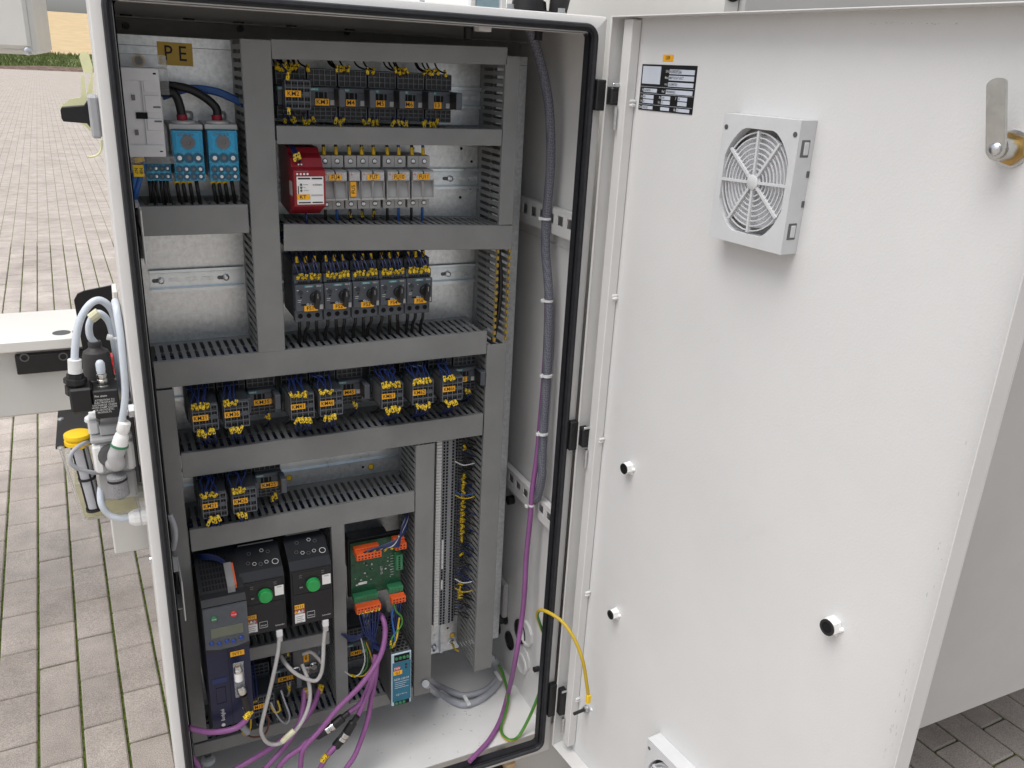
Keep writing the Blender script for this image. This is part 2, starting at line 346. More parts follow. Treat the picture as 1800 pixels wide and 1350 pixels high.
tag(bl.build('verge_grass', GRASSM), 'tall green grass growing along the edge of the paving', 'grass', kind='stuff')
fl = MB(); fr = [(88, -1.05), (110, -.55), (200, 1.95), (300, 6.6), (400, 11.9), (520, 13)]
for k in range(len(fr)-1):
    for i in range(30):
        x0, x1 = -250+600*i/30, -250+600*(i+1)/30
        fl.quad((x0, fr[k][0], fr[k][1]), (x1, fr[k][0], fr[k][1]), (x1, fr[k+1][0], fr[k+1][1]), (x0, fr[k+1][0], fr[k+1][1]))
tag(fl.build('wheat_field', WHEAT, smooth=True), kind='structure')
# ------------------------------------------------------------------ machine bodies round the cabinet
t = thing('machine_hood', 'white sloping machine hood rising behind the cabinet top', 'machine', (.9, .75, ZG))
MB().add([(.34, .62, -.35), (3.2, .62, -.35), (3.2, 1.9, .38), (.34, 1.9, .38), (.34, .62, -.40), (3.2, .62, -.40), (3.2, 1.9, .33), (.34, 1.9, .33)], [(0, 1, 2, 3), (4, 7, 6, 5), (0, 4, 5, 1), (1, 5, 6, 2), (2, 6, 7, 3), (3, 7, 4, 0)]).build('hood_panel', BEAMW, t); MB().box(.36, 3.15, .66, 1.85, ZG+.1, -.402, .004).build('machine_body', MACH, t)
a = py(836, 8, .90); b = py(878, 8, .90)
MB().box(a.x, b.x, .900, .906, -.20, .14, .002).build('window_pane', mat('pale_blue_glass', (.30, .42, .48), .1), t)
MB().box(a.x-.016, a.x-.002, .894, .912, -.20, .14, .002).box(b.x+.002, b.x+.016, .894, .912, -.20, .14, .002).build('window_frame', WHITEP, t)
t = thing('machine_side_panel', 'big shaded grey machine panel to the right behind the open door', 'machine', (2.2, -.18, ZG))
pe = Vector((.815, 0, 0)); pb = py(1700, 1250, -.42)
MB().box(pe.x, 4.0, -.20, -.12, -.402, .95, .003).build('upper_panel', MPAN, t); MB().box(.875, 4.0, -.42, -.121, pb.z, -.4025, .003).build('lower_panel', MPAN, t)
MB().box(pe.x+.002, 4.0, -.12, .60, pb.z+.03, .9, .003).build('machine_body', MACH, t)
MB().box(pe.x+.003, pe.x+.04, -.11, .59, ZG+.004, pb.z+.029, .002).build('added_side_blocker', MPAN, t); MB().box(pe.x+.05, 4.0, .50, .56, ZG+.004, pb.z+.029, .002).build('added_rear_blocker', MPAN, t)  # unseen boards added to keep light off the pavers under the machine
b1, b2 = Vector((.79, 0, .03)), Vector((.8145, 0, .03))
lug = MB(); lug.prism([(b1.x, b1.z-.06), (b2.x-.001, b1.z-.06), (b2.x-.001, b1.z+.06), (b1.x, b1.z+.06)], -.19, -.15)
lug.build('lifting_lug', MACH, t)
hc = Vector((.802, 0, .045)); MB().cyl((hc.x, -.1925, hc.z), (hc.x, -.1900, hc.z), .014, 20).build('lug_hole', VOID, t)
t = thing('machine_underframe', 'pale machine base frame standing below the cabinet', 'machine', (.5, .3, ZG))
MB().box(.02, 1.4, .07, .30, ZG+.03, -1.4405, .003).build('base_beam', MACH, t)
p = py(893, 1346, .03)
MB().box(p.x-.009, p.x+.013, .02, .066, ZG, p.z+.012, .001).build('wooden_block', WOOD)
tag(bpy.data.objects['wooden_block'], 'small raw wooden block standing under the cabinet front edge', 'wood')
MB().box(p.x-.045, p.x-.0095, .03, .066, ZG, p.z-.004, .001).build('rubber_pad', BLACK)
tag(bpy.data.objects['rubber_pad'], 'black rubber pad beside the wooden block under the cabinet', 'foot')
# ------------------------------------------------------------------ cabinet shell
X0, X1, Z0, Z1, YB = -.0140, .7180, -1.4375, .0115, .36
cab = thing('electrical_cabinet', 'open light grey steel control cabinet full of switchgear', 'cabinet', (.35, .18, Z0))
def ring(prof, x0, x1, z0, z1, R, n=7):
    b = MB(); m = len(prof); cnt = 0; path = []
    for (cx, cz, a0) in ((x1-R, z1-R, 0), (x0+R, z1-R, 90), (x0+R, z0+R, 180), (x1-R, z0+R, 270)):
        for k in range(n): path.append((cx, cz, math.radians(a0+90*k/(n-1))))
    vs = []
    for (cx, cz, a) in path:
        ca, sa = math.cos(a), math.sin(a)
        for (o, y) in prof:
            r = R-o
            if r >= 0: vs.append((cx+ca*r, y, cz+sa*r))
            else:
                sx = 1 if cx > (x0+x1)/2 else -1; sz = 1 if cz > (z0+z1)/2 else -1
                vs.append((cx+sx*r, y, cz+sz*r))
    L = len(path); fs = []
    for i in range(L):
        for k in range(m-1):
            fs.append((i*m+k, ((i+1) % L)*m+k, ((i+1) % L)*m+k+1, i*m+k+1))
    return b.add(vs, fs)
ring([(0, .02), (0, .005), (.0015, .0015), (.005, 0), (.0250, 0), (.0255, .001), (.0255, .016), (.0270, .016), (.0270, .0035), (.002, .0035), (.002, .02)], X0, X1, Z0, Z1, .004).build('front_frame', PAINT, cab, smooth=True)
g = ring([(0, .0005), (0, -.005), (.0018, -.0085), (.0055, -.0095), (.0078, -.0075), (.0086, -.0045), (.0112, -.0045), (.0118, -.002), (.0118, .013), (.0132, .0145), (.0146, .013), (.0146, -.002)], 0, .700, -1.4215, 0, .022)
g.build('gasket', RUB, cab, smooth=True)
MB().box(X0, X0+.0018, .0205, YB, Z0, Z1).build('side_wall', PAINT, cab)
MB().box(X1-.0018, X1, .0205, YB, Z0, Z1).build('side_wall', PAINT_IN, cab)
MB().box(X0+.002, X1-.002, .0205, YB, Z1-.0018, Z1).build('roof_panel', PAINT, cab)
MB().box(X0+.002, X1-.002, .0205, YB, -1.4025, -1.400).build('floor_panel', PAINT_IN, cab)
MB().box(X0+.002, X1-.002, YB-.0018, YB, -1.3995, Z1-.002).build('back_wall', PAINT_IN, cab)
pl = MB().box(.0205, .684, .2085, .2115, -1.284, -.0505, .0006).box(.0205, .684, .2117, .226, -.0525, -.0505)
plate = pl.build('mounting_plate', ZINC, cab)
MB().box(.021, .6835, .2078, .2083, -.0655, -.0647).build('fold_line', GREYM, plate)
# shade-tinted support angle with bolts along the top of the back
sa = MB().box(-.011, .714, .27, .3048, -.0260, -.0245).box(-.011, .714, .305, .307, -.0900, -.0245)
ang = sa.build('support_angle', mat('shade_darkened_angle_paint', (.30, .30, .29), .5), cab)  # cabinet paint darkened here: the upper cavity's shade is put into the colour
for u in (221, 422, 609, 823, 945):
    q = py(u, 45+(u-221)*.028, .3045); MB().cyl((q.x, .3048, q.z), (q.x, .2985, q.z), .0056, 6).build('hex_bolt', BLACKS, ang)
for u in (222, 332, 419, 512, 615):
    q = py(u, 30+(u-221)*.03, .29); MB().cyl((q.x, .29, -.0243), (q.x, .29, -.0215), .009, 12).build('round_plug', BLACKS, ang)
for (u, v) in ((823, 62), (946, 64)):
    q = py(u, v, .12); MB().cyl((q.x, .12, q.z+.012), (q.x, .12, q.z-.006), .0075, 14).build('plug', BLACK, cab)
q = py(850, 46, .1); MB().box(q.x-.012, q.x+.010, .09, .11, q.z-.008, Z1-.002, .001).build('roof_stiffener', PAINT_IN, cab)
# slotted side rails
def slot_rail(x_in, sgn, z0, z1, ya, yb, name='slotted_rail'):
    """U rail on a side wall; slots cut along its length"""
    b = MB(); xf0, xf1 = x_in, x_in+sgn*.0018; zm = (z0+z1)/2; hs_ = .0085; pitch = .035; y = ya+.012
    zc = z1-.019
    b.box(xf0, xf1, ya, yb, zc+hs_, z1); b.box(xf0, xf1, ya, yb, z0, zc-hs_); b.box(xf0, xf1, ya, y, zc-hs_, zc+hs_)
    while y < yb-.03:
        b.box(xf0, xf1, y+.021, min(y+pitch, yb), zc-hs_, zc+hs_); y += pitch
    b.box(xf1, xf1+sgn*.011, ya, yb, z1-.002, z1); b.box(xf1, xf1+sgn*.011, ya, yb, z0, z0+.002)
    return b.build(name, PAINT_IN, cab)
slot_rail(.7000, 1, -.3450, -.2995, .022, .30)
slot_rail(.7000, 1, -.9170, -.8705, .022, .30)
def left_rail(u, v0, v1):
    a, b_ = py(u, v1, .030), py(u-8, v0, .030); x = a.x; z0, z1 = a.z, a.z+.075
    b = MB(); b.box(x-.0022, x, .024, .20, z0, z1, .0008); b.box(-.011, x-.0024, .06, .20, z0, z0+.002); b.box(-.011, x-.0024, .06, .20, z1-.002, z1)
    r = b.build('slotted_rail', PAINT_IN, cab)
    for k in range(5):
        MB().box(x-.0027, x-.0018, .052+.030*k, .070+.030*k, z0+.030, z0+.046).build('slot', VOID, r)
left_rail(258, 372, 464); left_rail(327, 930, 1088)
# right wall seam, glands and openings
MB().box(.7145, .7160, .022, .34, -.3690, -.3675).build('wall_seam', PAINT_IN, cab)
def gland(u, v, r, h, m, n=8, name='cable_gland'):
    c = px(u, v, .7155); b = MB(); b.lathe((.7159, c.y, c.z), (-1, 0, 0), [(0, r*1.25), (.004, r*1.25), (.005, r), (h*.7, r), (h, r*.8), (h, r*.55), (h*.5, r*.5)], n)
    return b.build(name, m, cab, smooth=False)
for (u, v, r, h) in ((872, 1069, .019, .022), (872, 1097, .021, .022), (888, 1086, .012, .018)): gland(u, v, r, h, BLACK, 14)
for (u, v, r) in ((896, 1126, .022), (915, 1110, .028)):
    c = px(u, v, .7155); MB().lathe((.7158, c.y, c.z), (-1, 0, 0), [(0, r), (.003, r), (.003, r*.86), (.0005, r*.84)], 20).build('knockout_hole', BLACK, cab)
c = px(926, 1113, .715); MB().lathe((.7159, c.y, c.z), (-1, 0, 0), [(0, .03), (.006, .03), (.006, .026), (.002, .025)], 10).build('gland_nut', PAINT_IN, cab)
c = px(918, 1165, .7155); MB().lathe((.7158, c.y, c.z), (-1, 0, 0), [(0, .026), (.005, .026), (.006, .021), (.004, .018), (.004, 0.004)], 22).build('blanking_plug', PAINT_IN, cab, smooth=True)
c = px(926, 1163, .7155); MB().lathe((.7158, c.y+.012, c.z), (-1, 0, 0), [(0, .028), (.003, .028), (.003, .025)], 10).build('gland_nut', PAINT_IN, cab)
c = px(947, 1175, .7155); MB().lathe((.7158, c.y, c.z), (-1, 0, 0), [(0, .006), (.012, .006), (.013, .004)], 12).build('stud', BLACK, cab)
c = px(902, 878, .7155); MB().lathe((.7158, c.y, c.z), (-1, 0, 0), [(0, .010), (.014, .010), (.015, .007)], 14).build('stud', BLACK, cab)
c = px(880, 1045, .7155)
MB().box(.702, .7158, c.y-.045, c.y+.03, c.z-.035, c.z+.055, .004).build('cable_entry_plate', LGREY, cab)
# hinges
for (u0, v0, u1, v1) in ((1040, 139, 1081, 195), (994, 741, 1029, 785), (962, 1203, 996, 1247)):
    A, B = py(u0, v0, -.006), py(u1, v1, -.006); zt, zb_ = A.z, B.z
    h = MB().box(.700, .7165, -.014, -.0008, zb_, zt, .0015).box(.7168, .7335, -.030, -.008, zb_+.010, zt-.010, .0025).box(.7185, .7225, -.032, -.0305, zb_+.018, zt-.018, .001)
    hh = h.build('hinge', BLACK, cab)
    MB().cyl((.724, -.034, zb_-.028), (.724, -.034, zb_+.008), .0028, 10).box(.7165, .7315, -.0335, -.0305, zt-.009, zt-.004, .001).build('hinge_pin', SCR, hh)
# top of the cabinet: gland plate with flange and bolts
t = thing('roof_cable_gland', 'black cable gland on a plate bolted to the cabinet roof', 'cable gland', (.60, .16, Z1))
for_p = py(920, 10, .10)
MB().box(.52, .70, .045, .24, Z1+.0005, Z1+.0025, .0005).build('base_plate', BLACKS, t)
gc = py(930, 4, .14)
MB().lathe((gc.x, .14, Z1+.0027), (0, 0, 1), [(0, .036), (.006, .036), (.007, .030), (.02, .028), (.022, .024), (.09, .022)], 24).build('gland_body', BLACK, t, smooth=True)
MB().lathe((gc.x+.048, .13, Z1+.0027), (.05, -.2, 1), [(0, .015), (.03, .017), (.09, .018)], 18).build('conduit', RUBG, t, smooth=True)
for (u, v) in ((897, 9), (987, 17)):
    q = py(u, v, .06); MB().cyl((q.x, .06, Z1+.0027), (q.x, .06, Z1+.0045), .0075, 16).cyl((q.x, .06, Z1+.0046), (q.x, .06, Z1+.0105), .0058, 6).build('hex_bolt', SCR, t)
q = py(742, 1, .04); MB().cyl((q.x, .04, Z1+.0003), (q.x, .04, Z1+.004), .004, 8).build('roof_screw', SCR, cab)
def door_paint():
    m = mat('hammered_door_paint', (.64, .642, .638), .38, var=.02, vscale=4, bump=.26, bscale=330, rvar=.07); t = m.node_tree; b = t.nodes['Principled BSDF']; g = t.nodes.new('ShaderNodeNewGeometry')
    n = t.nodes.new('ShaderNodeTexNoise'); n.inputs['Scale'].default_value = 11; n.inputs['Detail'].default_value = 9; n.inputs['Roughness'].default_value = .72; lk(t, g.outputs['Position'], n.inputs['Vector'])
    c = t.nodes.new('ShaderNodeValToRGB'); c.color_ramp.elements[0].position = .62; c.color_ramp.elements[0].color = (1, 1, 1, 1); c.color_ramp.elements[1].position = .80; c.color_ramp.elements[1].color = (.93, .925, .92, 1)
    lk(t, n.outputs[0], c.inputs[0]); mu = t.nodes.new('ShaderNodeMix'); mu.data_type = 'RGBA'; mu.blend_type = 'MULTIPLY'; mu.inputs[0].default_value = 1
    lk(t, b.inputs['Base Color'].links[0].from_socket, mu.inputs[6]); lk(t, c.outputs[0], mu.inputs[7]); lk(t, mu.outputs[2], b.inputs['Base Color']); return m
DOORP = door_paint()
# ------------------------------------------------------------------ door (own thing, swung open past ninety degrees)
TH = math.radians(6.03); DX, DY, FD, DW = .71485, -.0120, .0326, .7039; DZ0, DZ1 = -1.4107, .0120
dd = Vector((math.sin(TH), -math.cos(TH), 0)); dn = Vector((-math.cos(TH), -math.sin(TH), 0)); DO = Vector((DX, DY, 0))
def D(u, v, yl=.031):
    d = ray(u, v); p0 = DO-dn*yl; tt = (p0-CP).dot(dn)/d.dot(dn); p = CP+d*tt
    return ((p-DO).dot(dd), p.z)
DROT = math.atan2(-math.cos(TH), math.sin(TH))
door = thing('cabinet_door', 'wide open hammered light grey steel door on the right', 'door', (DX, DY, 0), DROT)
MB().box(0, DW, .0310, FD, DZ0, DZ1).build('door_skin', DOORP, door, local=True)
MB().box(0, .0016, 0, .0308, DZ0+.0018, DZ1-.0018).box(.0018, .004, 0, .0014, DZ0+.0018, DZ1-.0018).build('hinge_edge', PAINT, door, local=True)
MB().box(DW-.0016, DW, 0, .0308, DZ0+.0018, DZ1-.0018, .0005).build('closing_edge', PAINT, door, local=True)
MB().box(0, DW, 0, .0308, DZ1-.0016, DZ1, .0004).build('top_edge', PAINT, door, local=True)
MB().box(0, DW, 0, .0308, DZ0, DZ0+.0016, .0004).build('bottom_edge', PAINT, door, local=True)
xs, _ = D(1104, 500, .018)
MB().box(.019, .0395, .012, .0303, DZ0+.020, DZ1-.004, .0012).build('stiffener', PAINT, door, local=True)
for (u, v) in ((1102, 182), (1068, 520), (1038, 632), (1044, 770), (1024, 1040), (1016, 885), (999, 1130), (1026, 1248)):
    x, z = D(u, v, .02); x = .0175 if u in (1038, 1016, 999) else .0405
    wb_ = MB()
    for k in range(2): wb_.lathe((x+random.uniform(-.0012, .0012), .022, z+.006*(k-.5)+random.uniform(-.001, .001)), (random.uniform(-.2, .2), -1, 0), [(-.008, .003), (-.002, .0036-.0008*k), (.001, .0024), (.002, .0008)], 10)
    wb_.build('weld_bead', PAINT, door, smooth=True, local=True)
for (u, v, r) in ((1101, 820, .0105), (1077, 1076, .0098), (1459, 1097, .0128)):
    x, z = D(u+4, v+2, .027)
    q = MB().lathe((x, .0309, z), (0, -1, 0), [(0, r*1.05), (.002, r*1.1), (.004, r), (.014, r)], 6).build('weld_nut', WHITEP, door, local=True)
    MB().ring((x, .0169, z), (0, -1, 0), r*.60, r*.90, .0012, 20).build('nut_bore', BLACKS, q, local=True); MB().cyl((x, .0168, z), (x, .0166, z), r*.62, 20).build('thread_hole', VOID, q, local=True)
    wl = MB()
    for k in range(3):
        a = -2.2+k*1.1; wl.lathe((x+math.cos(a)*r, .031, z+math.sin(a)*r), (0, -1, 0), [(-.001, .0035), (.002, .0032), (.0038, .001)], 8)
    wl.build('weld_spatter', WHITEP, q, smooth=True, local=True)
# scuff marks of the gasket and scratches near the closing edge
SCUFF = mat('grey_scuff', (.52, .52, .52), .6, var=.3)
sb = MB()
for k in range(34):
    v = random.choice((random.uniform(1150, 1350), random.uniform(1210, 1345), random.uniform(700, 1350))); u = 1575+(1350-v)*.262-random.choice((17, 27))+random.gauss(0, .7)
    x, z = D(u, v); sb.box(x, x+random.uniform(.0003, .0007), .03085, .03098, z, z+random.uniform(.002, .007))
for k in range(14):
    x, z = D(random.uniform(1520, 1680), random.gauss(42, 1.2)); sb.box(x, x+random.uniform(.001, .003), .03085, .03098, z, z+.0008)
sb.build('scuff_marks', SCUFF, door, local=True)
# lock cam
x, z = D(1779, 262)
lk_ = thing('cam_lock', 'zinc cam latch lever with brass nut at the door edge', 'lock', (0, 0, 0))
lk_.parent = None; lk_.location = DO+dd*x-dn*.031+Vector((0, 0, z)); lk_.rotation_euler = (0, 0, DROT)
MB().lathe((0, -.0003, 0), (0, -1, 0), [(0, .0165), (.006, .0165), (.006, .012)], 6).build('brass_nut', BRASS, lk_, local=True)
MB().lathe((0, -.0003, 0), (0, -1, 0), [(0, .0185), (.0015, .0185)], 24).build('washer', SCR, lk_, local=True)
MB().lathe((0, -.006, 0), (0, -1, 0), [(0, .0115), (.020, .0115), (.020, .009)], 20).build('barrel', NICK, lk_, smooth=True, local=True)
lev = []
for k in range(9): a = math.pi+math.pi*k/8; lev.append((.0098*math.cos(a), .0098*math.sin(a)))
for k in range(9): a = math.pi*k/8; lev.append((.0098*math.cos(a), .062+.006*math.sin(a)))
MB().prism(lev, -.0300, -.0265).build('cam_lever', NICK, lk_, local=True).rotation_euler = (0, -.235, 0)
MB().lathe((0, -.0302, 0), (0, -1, 0), [(0, .0065), (.002, .006), (.0035, .004), (.0042, .001)], 18).build('cam_screw', SCR, lk_, smooth=True, local=True)
# earth stud on the door
x, z = D(1033, 1245)
es = thing('earth_stud', 'dark threaded earth stud with zinc nut low on the door', 'stud')
es.location = DO+dd*x-dn*.031+Vector((0, 0, z)); es.rotation_euler = (0, 0, DROT)
MB().cyl((0, -.0003, 0), (0, -.034, 0), .0034, 12).build('threaded_rod', BLACKS, es, local=True)
MB().lathe((0, -.001, 0), (0, -1, 0), [(0, .0085), (.002, .0085), (.002, .0068), (.008, .0068)], 6).build('nut', SCR, es, local=True)
MB().lathe((.012, -.0002, .007), (0, -1, 0), [(0, .004), (.0015, .0035), (.0025, .001)], 10).build('weld_spot', WHITEP, es, smooth=True, local=True)
# rating plate and sticker on the door
def on_door(name, label, cat, u0, v0, u1, v1, yl=.031):
    xa, za = D(u0, v0, yl); xb, zb_ = D(u1, v1, yl)
    t = thing(name, label, cat); t.location = DO+dd*((xa+xb)/2)-dn*yl+Vector((0, 0, (za+zb_)/2)); t.rotation_euler = (0, 0, DROT)
    return t, abs(xb-xa), abs(za-zb_)
t, ww, hh = on_door('orange_sticker', 'small orange sticker reading GBR above the rating plate', 'sticker', 1166.5, 96, 1183.5, 108)
MB().box(-ww/2, ww/2, -.0007, -.0001, -hh/2, hh/2, .0002).build('sticker_face', ORL, t, local=True)
text('GBR', hh*.75, INK, t, (0, -.0009, 0), sx=.8)
t, ww, hh = on_door('rating_plate', 'black rating plate with white fields on the open door', 'rating plate', 1130, 112.5, 1217, 202)
MB().box(-ww/2, ww/2, -.0009, -.0001, -hh/2, hh/2, .0003).build('plate_body', BLACKS, t, local=True)
SILV = mat('silver_field', (.52, .56, .63), .5, var=.03)
def fld(a, b, c, d, m=SILV, s=None, hgt=None):       # fractions of the plate from its top-left
    x0, x1 = -ww/2+a*ww, -ww/2+b*ww; z1, z0 = hh/2-c*hh, hh/2-d*hh
    q = MB().box(x0, x1, -.0015, -.0010, z0, z1).build('data_field', m, t, local=True)
    if s: text(s, (z1-z0)*(hgt or .8), INK, q, (x0+.0012, -.0018, (z0+z1)/2), align='LEFT', sx=.75)
fld(.03, .37, .04, .42)
fld(.53, .97, .09, .19, s='A50003F266', hgt=1.0); fld(.53, .97, .22, .32, s='MRP FLOAT 60CT', hgt=.8); fld(.53, .97, .36, .45, s='26L38477201')
fld(.08, .33, .52, .60, s='26L3847201'); fld(.50, .97, .52, .61, s='PR020003022')
fld(.08, .28, .66, .74, s='400'); fld(.43, .59, .66, .74, s='3+N'); fld(.73, .89, .66, .74, s='50')
fld(.08, .28, .76, .84, s='63'); fld(.43, .59, .76, .84, s='10'); fld(.73, .89, .76, .84)
fld(.08, .28, .90, .97, s='26/03/2025'); fld(.43, .59, .90, .97); fld(.72, .95, .90, .97, s='C.S.')
for fz in (.48, .63, .87): MB().box(-ww/2+.001, ww/2-.001, -.0014, -.0010, hh/2-fz*hh-.0002, hh/2-fz*hh+.0002).build('rule', SILV, t, local=True)
for (s, a, c) in (('S.N.', .49, .14), ('Mod.', .49, .27), ('m.d.', .49, .405), ('N', .06, .56), ('Ref.', .45, .565), ('Un', .05, .70), ('In', .05, .80), ('Ph', .40, .70), ('Icc', .39, .80), ('F', .69, .70), ('Date', .05, .935), ('By', .69, .935)):
    text(s, .0052, INKW, t, (-ww/2+a*ww, -.0013, hh/2-c*hh), sx=.8)
# filter fans
def filter_fan(label, x0, x1, z0, z1, dep):
    cx, cz = (x0+x1)/2, (z0+z1)/2; W_, H_ = x1-x0, z1-z0
    t = thing('filter_fan', label, 'fan', (0, 0, 0), 0, 'filter fans on the cabinet door')
    t.location = DO+dd*cx-dn*.031+Vector((0, 0, cz)); t.rotation_euler = (0, 0, DROT)
    b = MB(); n = 48; R = min(W_, H_)*.445; Rx, Rz = R, R*H_/W_*.98
    outer = []; inner = []
    for k in range(n):
        a = 2*math.pi*k/n; ca, sa_ = math.cos(a), math.sin(a); inner.append((Rx*max(-.95, min(.95, ca*1.03)), Rz*max(-.93, min(.93, sa_*1.03))))
        m_ = max(abs(ca), abs(sa_)); outer.append((W_/2*ca/m_, H_/2*sa_/m_))
    yf = -dep
    vs = [(x, yf, z) for x, z in outer]+[(x, yf, z) for x, z in inner]+[(x, yf+.016, z) for x, z in inner]+[(x, -.0003, z) for x, z in outer]
    fs = []
    for k in range(n):
        q = (k+1) % n; fs += [(k, q, n+q, n+k), (n+k, n+q, 2*n+q, 2*n+k), (k, 3*n+k, 3*n+q, q)]
    b.add(vs, fs); b.build('housing', FANP, t, local=True)
    MB().cyl((0, yf+.0155, 0), (0, yf+.013, 0), R*1.02, 40).build('filter_mat', MATW, t, local=True)
    bpy.data.objects[t.children[-1].name].scale = (1, 1, Rz/Rx)
    for r in (.17, .27, .37, .47, .57, .67, .77, .87, .97):
        g = MB(); m = 40; rr = .0008
        pts = [(Rx*r*math.cos(2*math.pi*k/m), yf+.004, Rz*r*math.sin(2*math.pi*k/m)) for k in range(m)]
        vs = []; fs = []
        for k, p in enumerate(pts):
            a = 2*math.pi*k/m
            for (o, y) in ((-rr, -rr), (rr, -rr), (rr, rr), (-rr, rr)): vs.append((p[0]+o*math.cos(a), p[1]+y, p[2]+o*math.sin(a)))
        for k in range(m):
            for j in range(4): fs.append((k*4+j, ((k+1) % m)*4+j, ((k+1) % m)*4+(j+1) % 4, k*4+(j+1) % 4))
        g.add(vs, fs); g.build('guard_ring', FANP, t, local=True)
    for k in range(8):
        a = math.radians(45*k+ (8 if k % 2 else 2)); c_, s_ = math.cos(a), math.sin(a)
        g = MB(); wv = .0017; p0 = (c_*.008, s_*.008); p1 = (Rx*c_, Rz*s_)
        nx, nz = -s_*wv, c_*wv; vs = []
        for (px_, pz_) in (p0, p1):
            for (sgn, y) in ((1, yf+.0005), (-1, yf+.0005), (-1, yf+.006), (1, yf+.006)): vs.append((px_+sgn*nx, y, pz_+sgn*nz))
        g.add(vs, [(0, 1, 5, 4), (1, 2, 6, 5), (2, 3, 7, 6), (3, 0, 4, 7), (0, 3, 2, 1), (4, 5, 6, 7)]); g.build('guard_spoke', FANP, t, local=True)
    MB().lathe((0, yf+.006, 0), (0, -1, 0), [(0, .0095), (.006, .0095), (.0068, .008)], 24).build('hub', FANP, t, smooth=True, local=True)
    for (sx, sz) in ((-1, 1), (1, 1)): MB().cyl((sx*W_*.45, yf-.0004, sz*H_*.44), (sx*W_*.45, yf+.002, sz*H_*.44), .0034, 14).build('screw_hole', GREYM, t, local=True)
    for sz in (.33, -.36):
        c = MB().box(W_/2-.008, W_/2+.0006, yf+.006, yf+.022, H_*sz-.011, H_*sz+.011, .001)
        q = c.build('clip_pocket', GREYM, t, local=True)
        MB().box(W_/2-.006, W_/2+.0014, yf+.011, yf+.020, H_*sz-.008, H_*sz+.008, .001).build('clip_tongue', FANP, q, local=True)
    for sz in (.12, -.13): MB().box(W_/2-.004, W_/2+.0006, yf+.024, yf+.04, H_*sz-.004, H_*sz+.004).build('rib_slot', GREYM, t, local=True)
    MB().box(-W_/2-.004, -W_/2, yf+.003, -.0005, -H_*.28, H_*.26, .0005).build('side_latch', FANP, t, local=True)
    MB().box(-W_*.45, -W_*.06, yf+.018, -.0005, H_/2+.0002, H_/2+.0022, .0004).box(W_*.12, W_*.47, yf+.018, -.0005, H_/2+.0002, H_/2+.0022, .0004).build('top_latch', GREYM, t, local=True)
    return t
def fan_fit():
    best = None
    for k in range(20, 90):
        e = k*.001; a = D(1406, 224.4, .031-e); b_ = D(1435, 222, .031); s = (a[0]-b_[0])**2
        a2 = D(1374.8, 439, .031-e); b2 = D(1401.5, 441, .031); s += (a2[0]-b2[0])**2
        if best is None or s < best[0]: best = (s, e)
    return best[1]
FE = fan_fit()
tl, tr, bl_, br_ = D(1271, 209.6, .031-FE), D(1406, 224.4, .031-FE), D(1249, 403.7, .031-FE), D(1374.8, 439, .031-FE)
print('fan', FE, tl, tr, bl_, br_)
fx0, fx1, fz1, fz0 = (tl[0]+bl_[0])/2, (tr[0]+br_[0])/2, (tl[1]+tr[1])/2, (bl_[1]+br_[1])/2
filter_fan('grey filter fan with round grille high on the open door', fx0, fx1, fz0, fz1, FE)
ax_, az_ = D(1138, 1304, .031-FE)
filter_fan('lower grey filter fan cut off by the bottom picture edge', ax_, ax_+(fx1-fx0), az_-(fz1-fz0), az_, FE)
# ------------------------------------------------------------------ cable ducts
YD, YP = .1042, .2083
def slotted(b, L, z, Dp, t=.0016, a=0.0, e=None, pitch=.0125, slot=.0058):
    e = L if e is None else e; z0, z1 = z-t/2, z+t/2
    b.box(a, e, -.016, -.0002, z0, z1); n = int((e-a)/pitch); off = a+((e-a)-n*pitch)/2
    for i in range(n):
        x0 = off+i*pitch+slot/2; x1 = off+(i+1)*pitch-slot/2
        b.box(x0, x1, -Dp+.0035, -.016, z0, z1); b.box(x0-.0017, x1+.0017, -Dp*.55-.003, -Dp*.55+.003, z0+.0002, z1-.0002)
        b.box(x0-.0012, x1+.0012, -Dp+.0035, -Dp+.009, z0+.0002, z1-.0002)
def duct(label, origin, L, W, ang=0.0, vert=False, covers=None, walls=None, Dp=None, wires=True, tips=None):
    Dp = Dp or (YP-YD)
    t = thing('cable_duct', label, 'cable duct', origin, 0, 'slotted cable ducts'); t.rotation_euler = (0, (-math.pi/2 if vert else 0)-ang, 0)
    MB().box(0, L, -.0018, -.0002, .0010, W-.0010).build('duct_base', DUCTS, t, local=True)
    for z in (.0010, W-.0010):
        b = MB(); a, e = (walls or (0, L)); slotted(b, L, z, Dp, a=a, e=e); b.build('slotted_wall', DUCTS, t, local=True)
    for (a, e) in (covers or [(0, L)]):
        MB().box(a, e, -Dp, -Dp+.0018, -.0006, W+.0006, .0007).box(a+.0006, e-.0006, -Dp+.0018, -Dp+.0075, -.0006, .0001).box(a+.0006, e-.0006, -Dp+.0018, -Dp+.0075, W-.0001, W+.0006).build('duct_cover', DUCT, t, local=True)
        cv = t.children[-1]; cv.rotation_euler = (0, random.gauss(0, .0012), 0); cv.location = (random.uniform(-.0008, .0008), random.uniform(-.0008, .0002), random.uniform(-.0004, .0004))
    if wires:
        b = MB(); r = random.Random(int(L*9999))
        for k in range(7):
            zz = r.uniform(.006, W-.006); yy = -r.uniform(.02, Dp*.7)
            pts = [(x_, yy+r.uniform(-.006, .006), min(W-.004, max(.004, zz+r.uniform(-.004, .004)))) for x_ in [L*.01+L*.98*i/6 for i in range(7)]]
            b.tube(pts, .0021, 5, 3)
        o = b.build('duct_wiring', WBLUE, t, local=True, smooth=True); o['kind'] = 'stuff'
    return t
